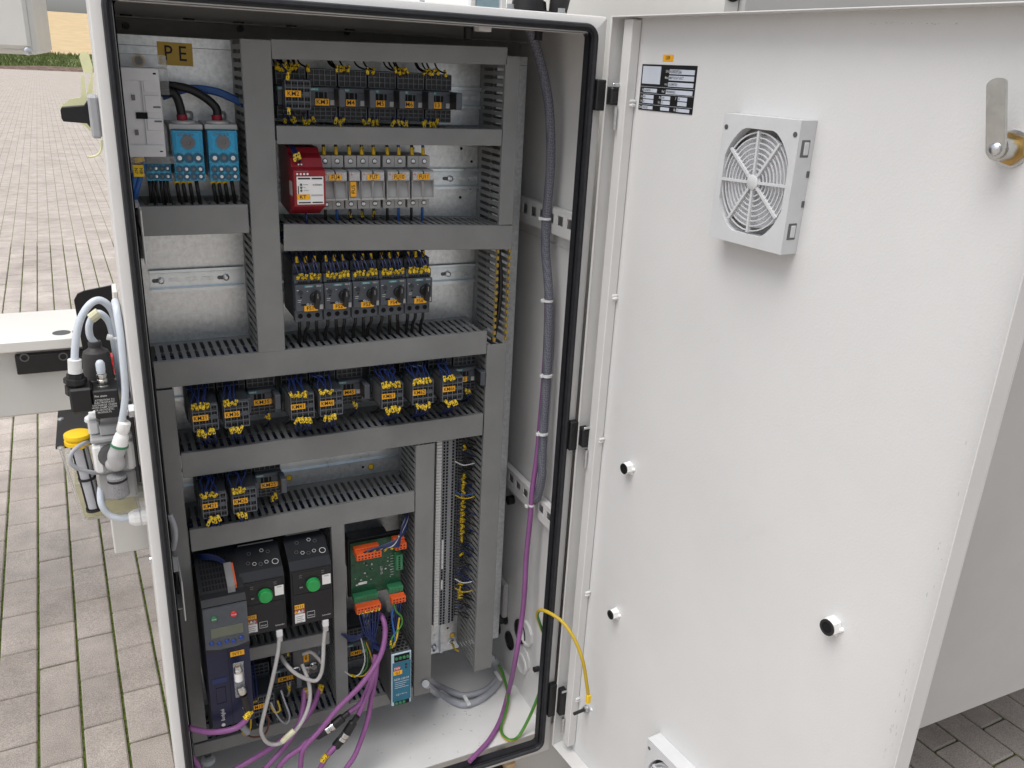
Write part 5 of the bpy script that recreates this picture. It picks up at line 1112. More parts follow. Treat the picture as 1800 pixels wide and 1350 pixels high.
# ------------------------------------------------------------------ terminal strip
ZT0, NT, TP = -.7350, 66, .0066
tb = None
for i in range(NT):
    z = ZT0-TP*(i+1)
    if tb is None:
        tb = thing('terminal_block', 'x', 'terminal')
        b = MB().prism([(.4985, -.0080), (.4985, -.030), (.506, -.048), (.517, -.052), (.541, -.052), (.552, -.046), (.563, -.030), (.563, -.008)], 0, TP-.0006, 'z'); b.v = [(v[0], v[1], v[2]) for v in b.v]
        b.build('terminal_body', LGREY if False else mat('slate_terminal', (.26, .27, .285), .5, var=.06), tb, local=True)
        MB().box(.5060, .5165, -.0535, -.0505, .0003, TP-.0009, .0003).build('marker_tag', WHITE, tb, local=True)
        for (xa, y_) in ((.5200, -.0524), (.5265, -.0524), (.5385, -.0524), (.5012, -.0420), (.5470, -.0495)): MB().box(xa, xa+.0036, y_-.0006, y_+.002, .0010, TP-.0018).build('clamp_hole', VOID, tb, local=True)
        cur = tb
    else: cur = copy_tree(tb)
    cur.location = (0, YP, z); cur['label'] = 'grey terminal block in the tall vertical strip by the right duct'; cur['group'] = 'terminal blocks of the vertical strip'
cur['label'] = 'lowest grey terminal block of the tall vertical strip'
for (z0_, z1_, m) in ((-.965, -1.045, CLIP), (-1.06, -1.09, CLIP)):
    n = int((z0_-z1_)/.0115)
    for k in range(n):
        o = MB().box(.5196, .5236, YP-.0552, YP-.0531, z0_-.0115*k-.0105, z0_-.0115*k, .0004).build('bridge_comb', m); tag(o, 'white bridge piece clipped on the lower terminal strip', 'bridge', 'white bridges on the terminal strip')
for i in range(60):
    z = ZT0-.012-i*.0070; bright = -.83 > z > -.985 or -1.08 > z > -1.12
    m = random.choice((WBLK, WBLK, WBLUE)); y0 = YP-.042
    x1 = .5835; yy = random.uniform(.125, .165); dz = random.uniform(-.012, .006)
    wire([(.5560, y0, z), (.5640, y0-.006, z+.001), (.572, y0-.006, z+dz), (x1, yy, z+dz)], 'short dark wire from the terminal strip into the right duct', 'wires between terminal strip and right duct', m, .0013, .42 if (bright or i in (3, 4, 15, 30, 38)) else None)
for (v, m, nm_) in ((815, WWH, 'white'), (868, WLB, 'light blue'), (874, GYY, 'yellow'), (1022, WWH, 'pale'), (1038, GYY, 'thin yellow')):
    wire(pc(((800, v-4), (812, v+2), (822, v+2), (834, v-1)), .135), '%s wire crossing from the terminal strip to the right duct' % nm_, None, m, .0012)
wire([py(796, 1133, .2), py(799, 1140, .19), py(806, 1145, .18)], 'yellow earth wire stub on the bolt below the terminal strip', None, GYY, .0022, .2)
# ------------------------------------------------------------------ loom and cables on the right wall
XL_ = .690
loom = cable('braided_cable_loom', 'grey braided cable loom hanging down the right cabinet wall', [px(928, 40, .64), px(943, 85, .66), px(957, 140, .675), px(966, 200, .683), px(968, 280, XL_), px(964, 340, XL_), px(960, 385, XL_), px(959, 440, XL_), px(963, 490, XL_), px(965, 530, XL_), px(963, 600, XL_), px(961, 660, XL_), px(956, 740, XL_), px(953, 800, XL_), px(952, 840, XL_), px(945, 872, XL_), px(938, 880, .692)], .0084, BRAID, n=14)
pur = cable('purple_cable', 'single purple cable running down the right wall to the floor', [px(962, 520, .697), px(960, 600, .697), px(955, 680, .697), px(948, 760, .694), px(943, 810, .688), px(936, 860, .682), px(932, 910, .682), px(925, 980, .680), px(922, 1040, .678), px(917, 1090, .676), px(905, 1165, .66), pf(893, 1220, .14), pf(880, 1265, .10), pf(862, 1298, .07), pf(845, 1318, .045), pf(825, 1338, .022)], .0054, PURP)
for k, (u, v, x) in enumerate(((959, 384, .688), (963, 528, .688), (961, 660, .688), (954, 762, .688), (934, 888, .682))):
    c = px(u, v, x); o = MB().lathe((c.x, c.y, c.z-.002), (0, 0, 1), [(0, .0102 if k < 4 else .0062), (.004, .0102 if k < 4 else .0062)], 18).box(c.x-.014, c.x-.009, c.y-.0035, c.y+.0035, c.z-.003, c.z+.003, .001).build('cable_tie', CLIP)
    tag(o, ('white cable tie holding the braided loom to the upper slotted rail', 'second white cable tie down the braided loom', 'third white cable tie down the braided loom', 'white cable tie joining purple cable and braided loom', 'white cable tie holding the purple cable to the lower slotted rail')[k], 'cable tie', 'white cable ties on the right wall')
# grey entry cables through the right wall
for k in range(4):
    c = px(870, 1036+9*k, .70); cable('grey_entry_cable', ('topmost', 'second', 'third', 'lowest')[k]+' thick grey cable passing through the entry plate of the right wall', [Vector((.716, c.y+.01, c.z)), Vector((.69, c.y+.03, c.z+.003)), Vector((.655, c.y+.06, c.z+.012)), Vector((.625, .235, c.z+.03))], .0072, CGREY, 'cable', 'grey cables in the entry plate')
# grey cable pair on the floor
for k in range(2):
    off = k*.015
    pts = [py(748, 1192+10*k, .11-off), pz(770, 1206+14*k, -1.3918), pz(800, 1219+15*k, -1.3918), pz(820, 1223+15*k, -1.3918), pz(850, 1215+11*k, -1.3918), pz(872-3+5*k, 1200+3*k, -1.3918), pz(876+5*k, 1187, -1.390), pz(870+6*k, 1170, -1.38), px(858+6*k, 1158, .66)]
    cable('floor_cable', 'grey sheathed cable lying on the cabinet floor, %s of the pair' % ('inner', 'outer')[k], pts, .0078, CGREY, 'cable', 'pair of grey floor cables')
for (u, v, lab) in ((820, 1231, 'clear tie round the grey floor cables at their front bend'), (875, 1188, 'clear tie round the grey floor cables near the right duct'), (757, 1193, 'clear tie round the grey floor cables at the narrow duct')):
    c = pz(u, v, -1.385); o = MB().box(c.x-.004, c.x+.004, c.y-.017, c.y+.015, c.z-.002, c.z+.0032, .001).build('cable_tie', CLIP); tag(o, lab, 'cable tie', 'clear ties on the grey floor cables')
# green-yellow earth wires
def earth(label, pts, r=.0034, GB=(6, 7, 8, 9)):
    o = cable('earth_wire', label, pts, r, GYY, 'wire', None, 12, 10)
    me = o.data; me.materials.append(GYG); n = 12
    for i, p in enumerate(me.polygons):
        if len(p.vertices) == 4 and (i % n) in GB: p.material_index = 1
    return o
earth('green yellow earth wire drooping from the floor to the cabinet front', [px(862, 1156, .68), px(878, 1172, .69), pf(890, 1205, .16), pf(893, 1232, .12), pf(887, 1258, .085), pf(881, 1278, .06), pf(884, 1292, .045), pf(897, 1301, .035), pf(912, 1294, .03), pf(930, 1262, .028), pf(945, 1226, .026), pf(957, 1190, .024)])
ew = earth('green yellow earth wire bridging from the cabinet to the door stud', [py(958, 1120, .03), py(950, 1100, .02), py(944, 1080, .0), py(952, 1072, -.025), py(968, 1077, -.04), DO+dd*.055-dn*(-.075)*1+Vector((0, 0, 0))] if False else [py(960, 1125, .03), py(950, 1100, .015), py(944.5, 1080, -.005), py(954, 1072.5, -.03), py(985, 1090, -.07), py(1008, 1120, -.10), py(1024, 1160, -.12), py(1031, 1200, -.125), py(1034, 1222, -.125), py(1034, 1233, -.125)])
q = py(1034, 1228, -.126); MB().box(q.x-.0045, q.x+.0045, q.y-.004, q.y+.004, q.z-.010, q.z+.010, .0015).build('yellow_lug', YEL, ew)
# ------------------------------------------------------------------ network and fieldbus cables at the lower left
def rj(u, v, y, parent):
    p = py(u, v, y); MB().box(p.x-.0055, p.x+.0055, p.y-.004, p.y+.006, p.z-.006, p.z+.008, .001).build('plug_body', CLIP, parent); MB().box(p.x-.0045, p.x+.0045, p.y-.005, p.y+.005, p.z-.016, p.z-.0062, .001).build('strain_relief', CGREY2, parent)
e1 = cable('network_cable', 'long grey network cable hanging from inverter IVT10 in a deep loop', pc([(491, 1118), (488, 1150), (476, 1207), (464, 1255), (459, 1285), (471, 1306), (494, 1306), (520, 1284), (537, 1256), (545, 1226), (542, 1197), (531, 1168)], [.062, .05, .04, .032, .03, .03, .03, .035, .04, .05, .06, .085]), .0036, CGREY2); rj(491, 1113, .062, e1)
p = py(508, 1292, .028); q = py(496, 1304, .028); MB().tube([q, p, py(517, 1284, .03)], .0052, 8).build('cable_tag', TAGP, e1, smooth=True)
e2 = cable('network_cable', 'grey network cable swinging from inverter IVT11 to the left', pc([(572, 1100), (569, 1133), (568, 1158), (565, 1182), (556, 1196), (540, 1194), (520, 1184), (503, 1168), (494, 1154)], [.062, .055, .05, .05, .05, .05, .055, .065, .10]), .0036, CGREY2); rj(572, 1095, .062, e2)
cp = thing('network_coupler', 'small grey network coupler with round nickel sockets behind the cables', 'coupler', S(py(537, 1165, .16)))
a_, b_ = py(514, 1146, .135), py(560, 1182, .135); MB().box(a_.x, b_.x, .135, .198, b_.z, a_.z, .0015).build('coupler_body', GREYM, cp)
for (u, v) in ((520, 1178), (551, 1170), (538, 1178)):
    p = py(u, v, .130); MB().lathe((p.x, .1345, p.z), (0, -1, 0), [(0, .0085), (.006, .0085), (.007, .007), (.010, .0055)], 16).build('round_socket', NICK, cp, smooth=True)
p = py(538, 1155, .134); q = MB().box(p.x-.005, p.x+.005, .1335, .1345, p.z-.011, p.z+.011).build('name_label', ORL, cp); text('M30', .006, INK, q, (p.x-cp.location.x, .1330-cp.location.y, p.z-cp.location.z), rot=(math.pi/2, -math.pi/2, 0))
cable('network_cable', 'short grey lead bending behind the short duct', pc([(531, 1150), (545, 1146), (558, 1156), (564, 1164)], .115), .0034, CGREY2)
def m12(label, pts, ys, joint=None, r=.0050, grip=None, tagpt=None, boot=None):
    P = pc(pts, ys); o = cable('purple_cable', label, P, r, PURP, 'cable', None, 12)
    if grip:
        (ua, va), (ub, vb), (uc, vc), y = grip
        a, b, c = py(ua, va, y), py(ub, vb, y), py(uc, vc, y); d = (c-a).normalized()
        MB().tube([a, a*.6+b*.4, b-d*.007], [.0056, .0085, .0088], 14).build('black_grip', BLACK, o, smooth=True); MB().tube([b+d*.007, b*.6+c*.4, c], [.0088, .0085, .0056], 14).build('black_grip', BLACK, o, smooth=True)
        MB().lathe(b-d*.010, d, [(0, .0070), (.002, .0092), (.008, .0092), (.009, .0078), (.011, .0078), (.012, .0094), (.018, .0094), (.020, .0070)], 18).build('screw_coupling', NICK, o, smooth=True)
    if tagpt:
        p, q = py(*tagpt[0], tagpt[2]), py(*tagpt[1], tagpt[2]); MB().tube([p, q], .0056, 10).build('cable_tag', MARK, o, smooth=True)
    return o
m12('purple cable leaving to the left below inverter IVT1', [(322, 1276), (345, 1283), (373, 1287), (411, 1281), (432, 1266), (439, 1250)], [.0, .012, .012, .008, .004, .005], tagpt=((432, 1262), (441, 1250), .0))
m12('purple cable from the coupler to the lower picture edge', [(535, 1212), (533, 1239), (525, 1273), (506, 1306), (485, 1330), (465, 1352), (450, 1368)], [.10, .08, .06, .045, .035, .03, .03], tagpt=((537, 1212), (536, 1226), .098))
m12('purple cable tagged yellow running left along the floor edge', [(561, 1212), (549, 1245), (520, 1281), (472, 1317), (445, 1334), (417, 1350), (395, 1362)], [.11, .08, .055, .04, .03, .03, .03], tagpt=((565, 1206), (561, 1218), .11))
m12('thick purple cable crossing from the board down to the floor edge', [(655, 1070), (672, 1085), (677, 1112), (668, 1154), (637, 1201), (594, 1245), (563, 1283), (540, 1308), (531, 1323), (528, 1352), (527, 1370)], [.14, .10, .08, .06, .045, .04, .035, .03, .03, .03, .03])
m12('purple cable with the upper black screw connector', [(660, 1150), (655, 1186), (636, 1232), (611, 1254), (580, 1279), (541, 1303), (528, 1315), (504, 1332), (488, 1352), (480, 1366)], [.09, .075, .055, .045, .04, .035, .033, .03, .03, .03], grip=((613, 1253), (580, 1279), (541, 1303), .038))
m12('purple cable with the lower black screw connector and name tag', [(662, 1160), (657, 1190), (645, 1222), (628, 1260), (605, 1294), (578, 1325), (563, 1350), (556, 1364)], [.085, .07, .055, .045, .038, .03, .028, .028], grip=((628, 1259), (605, 1294), (579, 1324), .036), tagpt=((575, 1327), (566, 1338), .026))
m12('purple cable furthest right of the bundle on the floor', [(663, 1165), (660, 1190), (651, 1239), (645, 1270), (626, 1323), (609, 1350), (600, 1366)], [.08, .07, .06, .05, .035, .03, .03])
cable('purple_cable', 'short purple cable end in the lower left corner', [py(330, 1322, .02), py(345, 1342, .02), py(355, 1360, .02)], .0052, PURP)
for k, (pts, m, nm_) in enumerate((([(441, 1262), (440, 1280), (432, 1292), (425, 1286)], GYY, 'yellow'), ([(476, 1235), (490, 1262), (503, 1272), (509, 1258), (500, 1232), (494, 1214)], CGREY, 'grey'), ([(466, 1255), (473, 1266), (466, 1290), (446, 1296), (430, 1290)], mat('brown_wire', (.14, .05, .03), .5), 'brown'), ([(488, 1232), (492, 1248), (483, 1252), (476, 1240)], GYY, 'thin yellow'), ([(425, 1276), (436, 1288)], CGREY, 'flat grey'))):
    cable('signal_wire', '%s wire curling under the bottom contactors' % nm_, pc(pts, .075), .0018 if k < 4 else .006, m, 'wire')
# bolt on the floor
c = pz(366, 1338, -1.3998); fb = thing('floor_bolt', 'zinc bolt on a white spacer on the cabinet floor', 'bolt', S(c))
MB().lathe((c.x, c.y, -1.3999), (0, 0, 1), [(0, .014), (.008, .013), (.009, .011)], 20).build('white_spacer', WHITEP, fb, smooth=True); MB().lathe((c.x, c.y, -1.3908), (0, 0, 1), [(0, .0072), (.006, .0072), (.006, .004), (.003, .0035)], 16).build('bolt_head', SCR, fb)
# debris on the floor panel
sw = MB()
for k in range(60):
    p = pz(random.uniform(660, 900), random.uniform(1210, 1340), -1.3996); L_ = random.uniform(.001, .008); a = random.uniform(0, 3.14)
    if .03 < p.y < .2 and p.x < .68: sw.add([p+Vector((math.cos(a)*L_, math.sin(a)*L_, .0003)), p+Vector((-math.sin(a)*.0004, math.cos(a)*.0004, .0003)), p+Vector((-math.cos(a)*L_*.3, -math.sin(a)*L_*.3, .0008)), p+Vector((math.sin(a)*.0004, -math.cos(a)*.0004, .0003))], [(0, 1, 2, 3)])
tag(sw.build('swarf', mat('dark_swarf', (.18, .15, .12), .7)), 'dark drilling swarf and wire snippets strewn on the cabinet floor', 'debris', kind='stuff')
# ------------------------------------------------------------------ things left of the cabinet
bm_ = thing('machine_beam', 'cream painted machine beam with white top plate on the left', 'beam', (-.6, .55, -.70))
YBm = .50; zt_ = py(0, 603, YBm).z; zt2 = py(149, 587, YBm).z; xr_ = py(149, 587, YBm).x
zu = py(0, 622, YBm).z; zbm = py(0, 736, YBm+.02).z; yb_ = pz(0, 551, zt_).y
MB().box(-2.2, xr_, YBm, yb_, zu, zt_, .002).build('top_plate', BEAMW, bm_)
MB().box(-2.2, .30, YBm+.02, YBm+.22, zbm, zu-.0005, .004).build('beam_body', MACH, bm_)
for (u, v) in ((108, 585), (143, 582)):
    p = pz(u, v, zt_); MB().cyl((p.x, p.y, zt_-.001), (p.x, p.y, zt_+.0006), .016, 24).build('plug_cap', GREYM, bm_)
bb = thing('mounting_bar', 'black flat bar with two socket screws on the beam', 'bracket', (-.15, .51, -.63))
a, b = py(25, 624, .505), py(156, 643, .505)
MB().box(a.x, b.x+.02, .505, .519, b.z-.006, a.z-.002, .0015).build('bar', BLACKS, bb)
for (u, v) in ((43, 629), (111, 627)):
    p = py(u, v, .503); MB().lathe((p.x, .5048, p.z), (0, -1, 0), [(0, .0075), (.0012, .0075), (.0012, .0048), (-.004, .0045)], 16).build('socket_screw', BLACK, bb); MB().ring((p.x, .5046, p.z), (0, -1, 0), .0058, .0080, .0016, 20).build('screw_ring', GREYM, bb)
# upright black plate with rounded corner
pts = [(130, 528), (136, 517), (147, 512), (196, 502), (204, 640), (150, 640)]
P = [py(u, v, .47) for u, v in pts]
o = MB().prism([(p.x, p.z) for p in P], .47, .476).build('guard_plate', BLACKS); tag(o, 'upright black guard plate with one rounded corner behind the hoses', 'plate')
o = MB().box(py(196, 502, .44).x, -.0165, .40, .46, -.75, py(196, 503, .44).z, .002).build('cream_post', BEAMW); tag(o, 'cream post between the guard plate and the cabinet side', 'post')
o = MB().box(py(194, 900, .45).x, .3, .38, .55, py(200, 958, .42).z, -.70, .003).build('lower_support', MACH); tag(o, 'cream machine support behind the lubrication reservoir', 'support')
# lubrication unit: reservoir
rs = thing('oil_reservoir', 'clear oil reservoir with black lid and yellow filler cap', 'reservoir', S(py(170, 915, .22)))
YR0, YR1 = .17, .31
lA, lB = py(98, 790, YR0), py(176, 776, YR0); lz = lA.z
lidx0, lidx1 = lA.x, lB.x+.03
MB().prism([(lidx0, YR0), (lidx1, YR0), (lidx1, YR1+.02), (lidx0, YR1+.02)], lz, lz+.004, 'z').build('lid', BLACKS, rs)
for (u, v) in ((107, 737), (107, 788)):
    p = pz(u, v, lz+.004); MB().lathe((p.x, p.y, lz+.0041), (0, 0, 1), [(0, .0055), (.002, .005), (.003, .003)], 14).build('lid_screw', SCR, rs, smooth=True)
zb_ = py(147, 916, YR0+.01).z; bx0 = py(147, 914, YR0+.01).x; bx1 = -.022
top = [(lidx0+.006, YR0+.004), (lidx1-.004, YR0+.004), (lidx1-.004, YR1), (lidx0+.006, YR1)]; bot = [(bx0, YR0+.012), (bx1, YR0+.012), (bx1, YR1-.01), (bx0, YR1-.01)]
def frust(b, T, zt, B, zb, mi=0):
    n = len(T); return b.add([(x, y, zt) for x, y in T]+[(x, y, zb) for x, y in B], [(i, (i+1) % n, n+(i+1) % n, n+i) for i in range(n)]+[tuple(range(n, 2*n))], mi)
frust(MB(), top, lz-.0005, bot, zb_).build('tank_wall', RESC, rs)
lerp = lambda f, e=.0025: [(t_[0]+(b_[0]-t_[0])*f+(e if i in (0, 3) else -e), t_[1]+(b_[1]-t_[1])*f+(e if i < 2 else -e)) for i, (t_, b_) in enumerate(zip(top, bot))]
ob = MB(); frust(ob, lerp(.52), lz+(zb_-lz)*.52, lerp(.97), lz+(zb_-lz)*.97); ob.add([(x, y, lz+(zb_-lz)*.52) for x, y in lerp(.52)], [(0, 1, 2, 3)]); ob.build('oil', OIL, rs)
for k in range(4):
    (tx, ty), (qx, qy) = top[k], bot[k]; MB().cyl((tx, ty, lz-.001), (qx, qy, zb_), .0022, 8).build('tank_edge', CLEAR, rs, smooth=True)
MB().box(bx0+.006, bx1, YR0+.02, YR1-.02, zb_-.006, zb_-.0005, .001).build('tank_foot', RESC, rs)
fc = pz(138, 782, lz+.006); fcx, fcy = fc.x, fc.y+.012
MB().lathe((fcx, fcy, lz+.0042), (0, 0, 1), [(0, .0205), (.006, .0205), (.007, .017), (.011, .017), (.0115, .0205), (.017, .0200), (.018, .018)], 26).build('filler_cap', YEL, rs, smooth=True); f_ = rs.children[-1]
MB().box(fcx+.012, fcx+.05, fcy-.004, fcy+.004, lz+.0155, lz+.0185, .001).build('cap_strap', YEL, f_); MB().lathe((fcx+.002, fcy-.0215, lz+.0045), (0, 0, 1), [(0, .007), (.004, .007), (.005, .003)], 12).build('cap_lug', YEL, f_)
fl_ = MB(); st_ = Vector((fcx, fcy, lz-.001)); en = st_+Vector((.010, 0, -.115))
MB().lathe(st_, en-st_, [(0, .0125), (.112, .0105)], 16).build('strainer', mat('pale_strainer_mesh', (.55, .56, .60), .5, alpha=.8), rs, smooth=True); s_ = rs.children[-1]
for k in range(4):
    a = k*math.pi/2+.5; o_ = Vector((math.cos(a)*.0125, math.sin(a)*.0125, 0)); MB().cyl(st_+o_, en+o_*.9, .0016, 6).build('strainer_rib', BLACK, s_)
for f in (.5, 1.0): c = st_.lerp(en, f); MB().lathe(c, en-st_, [(-.002, .0135), (.002, .0135)], 16).build('strainer_ring', BLACK, s_)
p = pz(166, 738, lz+.004); MB().lathe((p.x, p.y, lz+.0042), (0, 0, 1), [(0, .016), (.005, .015), (.006, .008), (.014, .008)], 18).build('clear_fitting', CLIP, rs, smooth=True)
# pump body with valve coil, boot, elbow and silencer
pu = thing('lubrication_pump', 'grey lubrication pump body standing beside the oil reservoir', 'pump', S(py(200, 870, .16)))
a, b = py(160, 752, .135), py(226, 830, .135)
xa, xb = py(168, 800, .14).x, py(232, 800, .14).x
zA, zB, zC = py(196, 752, .14).z, py(200, 776, .14).z, py(205, 832, .14).z
MB().box(xa, xb, .140, .190, zC, zB, .004).build('pump_block', LGREY, pu); MB().box(xa-.004, xa+.012, .136, .19, zC+.004, zB-.003, .004).box(xb-.010, xb+.004, .136, .19, zC+.004, zB-.003, .004).build('white_cheek', WHITEP, pu)
MB().box(xa-.005, xb+.004, .136, .192, zB+.0004, zB+.010, .003).build('top_plate', LGREY, pu); MB().box(xa+.010, xb-.004, .142, .19, zB+.0104, zA+.004, .002).build('manifold', LGREY, pu)
MB().box(xa-.006, xa+.010, .15, .19, zB+.0104, zA+.010, .003).build('clear_corner', CLIP, pu)
p = py(205, 850, .145); MB().box(p.x-.028, p.x+.030, .145, .19, p.z-.030, zC-.0004, .004).build('lower_block', LGREY, pu)
p1, p2 = py(205, 836, .126), py(212, 872, .126); MB().lathe(p1, p2-p1, [(0, .0150), (.004, .0150), (.0045, .0135), (.008, .0135), (.0085, .0148), (.034, .0148), (.036, .013)], 20).build('silencer', mat('sintered_grey', (.26, .26, .27), .8, var=.25, vscale=500), pu, smooth=True)
MB().lathe(p1+(p2-p1).normalized()*.0042, p2-p1, [(0, .0152), (.004, .0152)], 20).build('black_band', BLACK, pu); MB().lathe(p2-(p2-p1).normalized()*.0005, p2-p1, [(0, .009), (.003, .008)], 14).build('green_end', GRC, pu)
# push-in elbow with hose
e0, e1, e2 = py(206, 815, .122), py(203, 802, .120), py(210, 783, .118)
MB().tube([py(198, 815, .138), e0, e1, py(207, 792, .119), e2], .0120, 16).build('elbow', LGREY, pu, smooth=True); el = pu.children[-1]
MB().lathe(e2, py(214, 765, .117)-e2, [(-.001, .0135), (.002, .0135), (.002, .0126)], 18).build('green_ring', GRC, el); MB().lathe(e2+(py(214, 765, .117)-e2).normalized()*.0025, py(214, 765, .117)-e2, [(0, .0122), (.010, .0115), (.018, .0095), (.019, .0085), (.022, .0085), (.024, .0100), (.038, .0095), (.040, .0075)], 18).build('white_nut', WHITEP, el, smooth=True)
MB().lathe((py(196, 798, .139).x, .1395, py(196, 800, .139).z), (0, -1, 0), [(0, .020), (.004, .020), (.005, .014)], 20).build('port_ring', GREYM, pu)
vc = thing('valve_coil', 'black solenoid valve coil with printed warning text', 'solenoid', S(py(170, 720, .14)))
a, b, c_ = py(120, 686, .125), py(163, 690, .125), py(208, 730, .125)
MB().box(a.x, b.x-.0005, .125, .165, py(130, 728, .125).z, a.z, .003).build('plug_housing', BLACK, vc); MB().box(b.x, c_.x+.004, .118, .165, py(185, 736, .118).z, py(185, 686, .118).z, .002).build('coil_body', BLACK, vc); cb_ = vc.children[-1]
for k, s in enumerate(('ATTENTION TO', 'ELECTROSTATIC', 'DISCHARGE. CLEAN', 'WITH DAMP CLOTH', 'OR ANTISTATIC', 'PRODUCTS')):
    p = py(184, 703+4.3*k, .1175); text(s, .0042, INKW, cb_, (p.x-vc.location.x, .1175-vc.location.y, p.z-vc.location.z), sx=.9)
p = py(172, 697, .1175); text('Pm alem', .0050, INKW, cb_, (p.x-vc.location.x+.004, .1175-vc.location.y, p.z-vc.location.z)); text('CE', .009, INKW, cb_, (c_.x+.0045-vc.location.x, .138-vc.location.y, py(205, 715, .13).z-vc.location.z), rot=(math.pi/2, 0, math.pi/2))
p1, p2 = py(133, 688, .145), py(132, 656, .145)
MB().lathe(p1, p2-p1, [(-.004, .0145), (.010, .0150), (.011, .0125), (.014, .0125), (.0145, .0165), (.022, .0165), (.023, .0125), (.029, .0120)], 8).build('gland_nut', BLACK, vc)
p1, p2 = py(182, 688, .14), py(181, 668, .14)
MB().lathe(p1, Vector((0, 0, 1)), [(-.004, .0148), (.008, .0148), (.009, .012), (.010, .0065), (.012, .0075), (.020, .0075), (.021, .0060), (.026, .0072), (.029, .0072), (.030, .0055)], 16).build('armature_nut', NICK, vc, smooth=True); MB().lathe(p1, Vector((0, 0, 1)), [(-.004, .0152), (.0085, .0152), (.0086, .010)], 22).build('knurled_ring', BLACK, vc)
MB().lathe(p1+Vector((0, 0, .0305)), Vector((0, 0, 1)), [(0, .0060), (.004, .0060), (.0042, .0066), (.016, .0066), (.020, .0045), (.0215, .001)], 16).build('hose_stub', HOSE, vc, smooth=True)
bo = thing('rubber_boot', 'dark grey rubber boot around the pressure switch', 'boot', S(py(172, 690, .20)))
p1, p2 = py(178, 694, .19), py(166, 600, .19); d = (p2-p1).normalized(); L_ = (p2-p1).length
MB().lathe(p1, d, [(-.004, .024), (.006, .0245), (.008, .0225), (L_*.30, .0222), (L_*.31, .0240), (L_*.34, .0240), (L_*.35, .0220), (L_*.74, .0205), (L_*.82, .0185), (L_*.87, .0115), (L_*.90, .0095), (L_*.96, .0100), (L_, .0095)], 26).build('boot_body', RUBG, bo, smooth=True)
p = py(202, 640, .25); MB().lathe(p, Vector((.1, 0, 1)), [(-.05, .014), (0, .012), (.002, .014), (.016, .012), (.018, .008)], 14).build('red_cap', REDB, bo, smooth=True)
p = py(205, 672, .24); MB().box(p.x-.02, p.x+.012, .24, .27, p.z-.05, p.z+.02, .003).build('valve_block', LGREY, bo); MB().box(p.x-.004, p.x+.016, .235, .2395, p.z-.03, p.z+.016).build('yellow_plate', TAGP, bo)
cable('pneumatic_hose', 'pale blue hose arching high from the coil gland', pc([(131, 662), (131, 640), (133, 600), (141, 562), (158, 535), (177, 528), (196, 545), (206, 580), (212, 630), (220, 690)], [.145, .145, .15, .155, .16, .165, .17, .18, .19, .2]), .0056, HOSE)
p1, p2 = py(132, 655, .144), py(131, 632, .144); o = MB().tube([p1, p2], .0098, 14).build('hose_sleeve', CLIP, smooth=True); tag(o, 'clear sleeve slipped over the hose above the coil gland', 'sleeve')
ih = cable('pneumatic_hose', 'inner grey hose bending out of the rubber boot', pc([(166, 602), (158, 590), (157, 570), (166, 553), (178, 552), (192, 568), (200, 600), (206, 640), (213, 690)], [.19, .188, .186, .185, .185, .188, .19, .2, .21]), .0053, HOSE)
p = py(166, 554, .183); MB().tube([py(160, 560, .183), py(174, 549, .183)], .0080, 10).build('cream_clip', TAGP, ih)
cable('pneumatic_hose', 'straight pale hose dropping along the cabinet edge to the elbow', pc([(213, 745), (219, 710), (220, 680), (217, 640), (212, 590), (205, 545), (202, 530)], [.117, .112, .11, .11, .115, .13, .16]), .0054, HOSE)
cable('pneumatic_hose', 'grey hose behind, running down beside the cabinet edge', pc([(202, 532), (208, 560), (214, 610), (219, 670), (222, 720)], [.2, .2, .2, .2, .2]), .0068, CGREY)
o = MB().tube(pc([(193, 593), (200, 595), (209, 596)], .165), .0026, 8).lathe(py(193, 593, .165), Vector((-1, 0, .3)), [(-.003, .0045), (.004, .0048)], 12).build('cable_tie', CLIP, smooth=True); tag(o, 'white cable tie bundling the hoses beside the cabinet', 'cable tie')
cable('return_hose', 'pale blue hose curving under the pump to the white gland', pc([(184, 836), (177, 860), (178, 885), (190, 903), (208, 911), (230, 911)], [.16, .15, .14, .14, .14, .145]), .0053, HOSE)
cable('level_cable', 'thin grey cable looping round the strainer from the lid', pc([(167, 775), (146, 780), (127, 795), (124, 812), (136, 823), (160, 830), (182, 831)], [.18, .15, .135, .13, .13, .135, .15]), .0034, CGREY)
wg = thing('white_gland', 'white plastic cable gland on the left cabinet side', 'cable gland', S(py(243, 910, .145)))
p = py(230, 911, .145); MB().lathe(p, Vector((1, 0, .02)), [(-.003, .009), (0, .0115), (.006, .0145), (.014, .0150), (.0145, .0125), (.016, .0125), (.0165, .0155), (.0295, .0155)], 10).build('gland_body', WHITEP, wg)
wv = thing('white_valve', 'white plastic fitting behind the pump on the cabinet side', 'fitting', S(py(236, 845, .22)))
p = py(226, 836, .22); MB().lathe(p, Vector((1, 0, 0)), [(-.01, .010), (.004, .012), (.005, .016), (.02, .016)], 14).build('upper_fitting', WHITEP, wv); MB().lathe(p+Vector((0, 0, -.035)), Vector((1, 0, 0)), [(-.016, .012), (.004, .014), (.005, .017), (.02, .017)], 10).build('lower_fitting', WHITEP, wv)
mp_ = MB().box(-.026, -.0155, .165, .33, py(230, 850, .17).z, py(226, 700, .17).z, .002).build('pump_bracket', GREYM); tag(mp_, 'dark grey mounting bracket between pump and cabinet side', 'bracket')
for k in range(6): MB().box(-.0268, -.0262, .166, .20, mp_.bound_box[0][2]+.02+.019*k, mp_.bound_box[0][2]+.034+.019*k).build('bracket_slot', VOID, mp_)
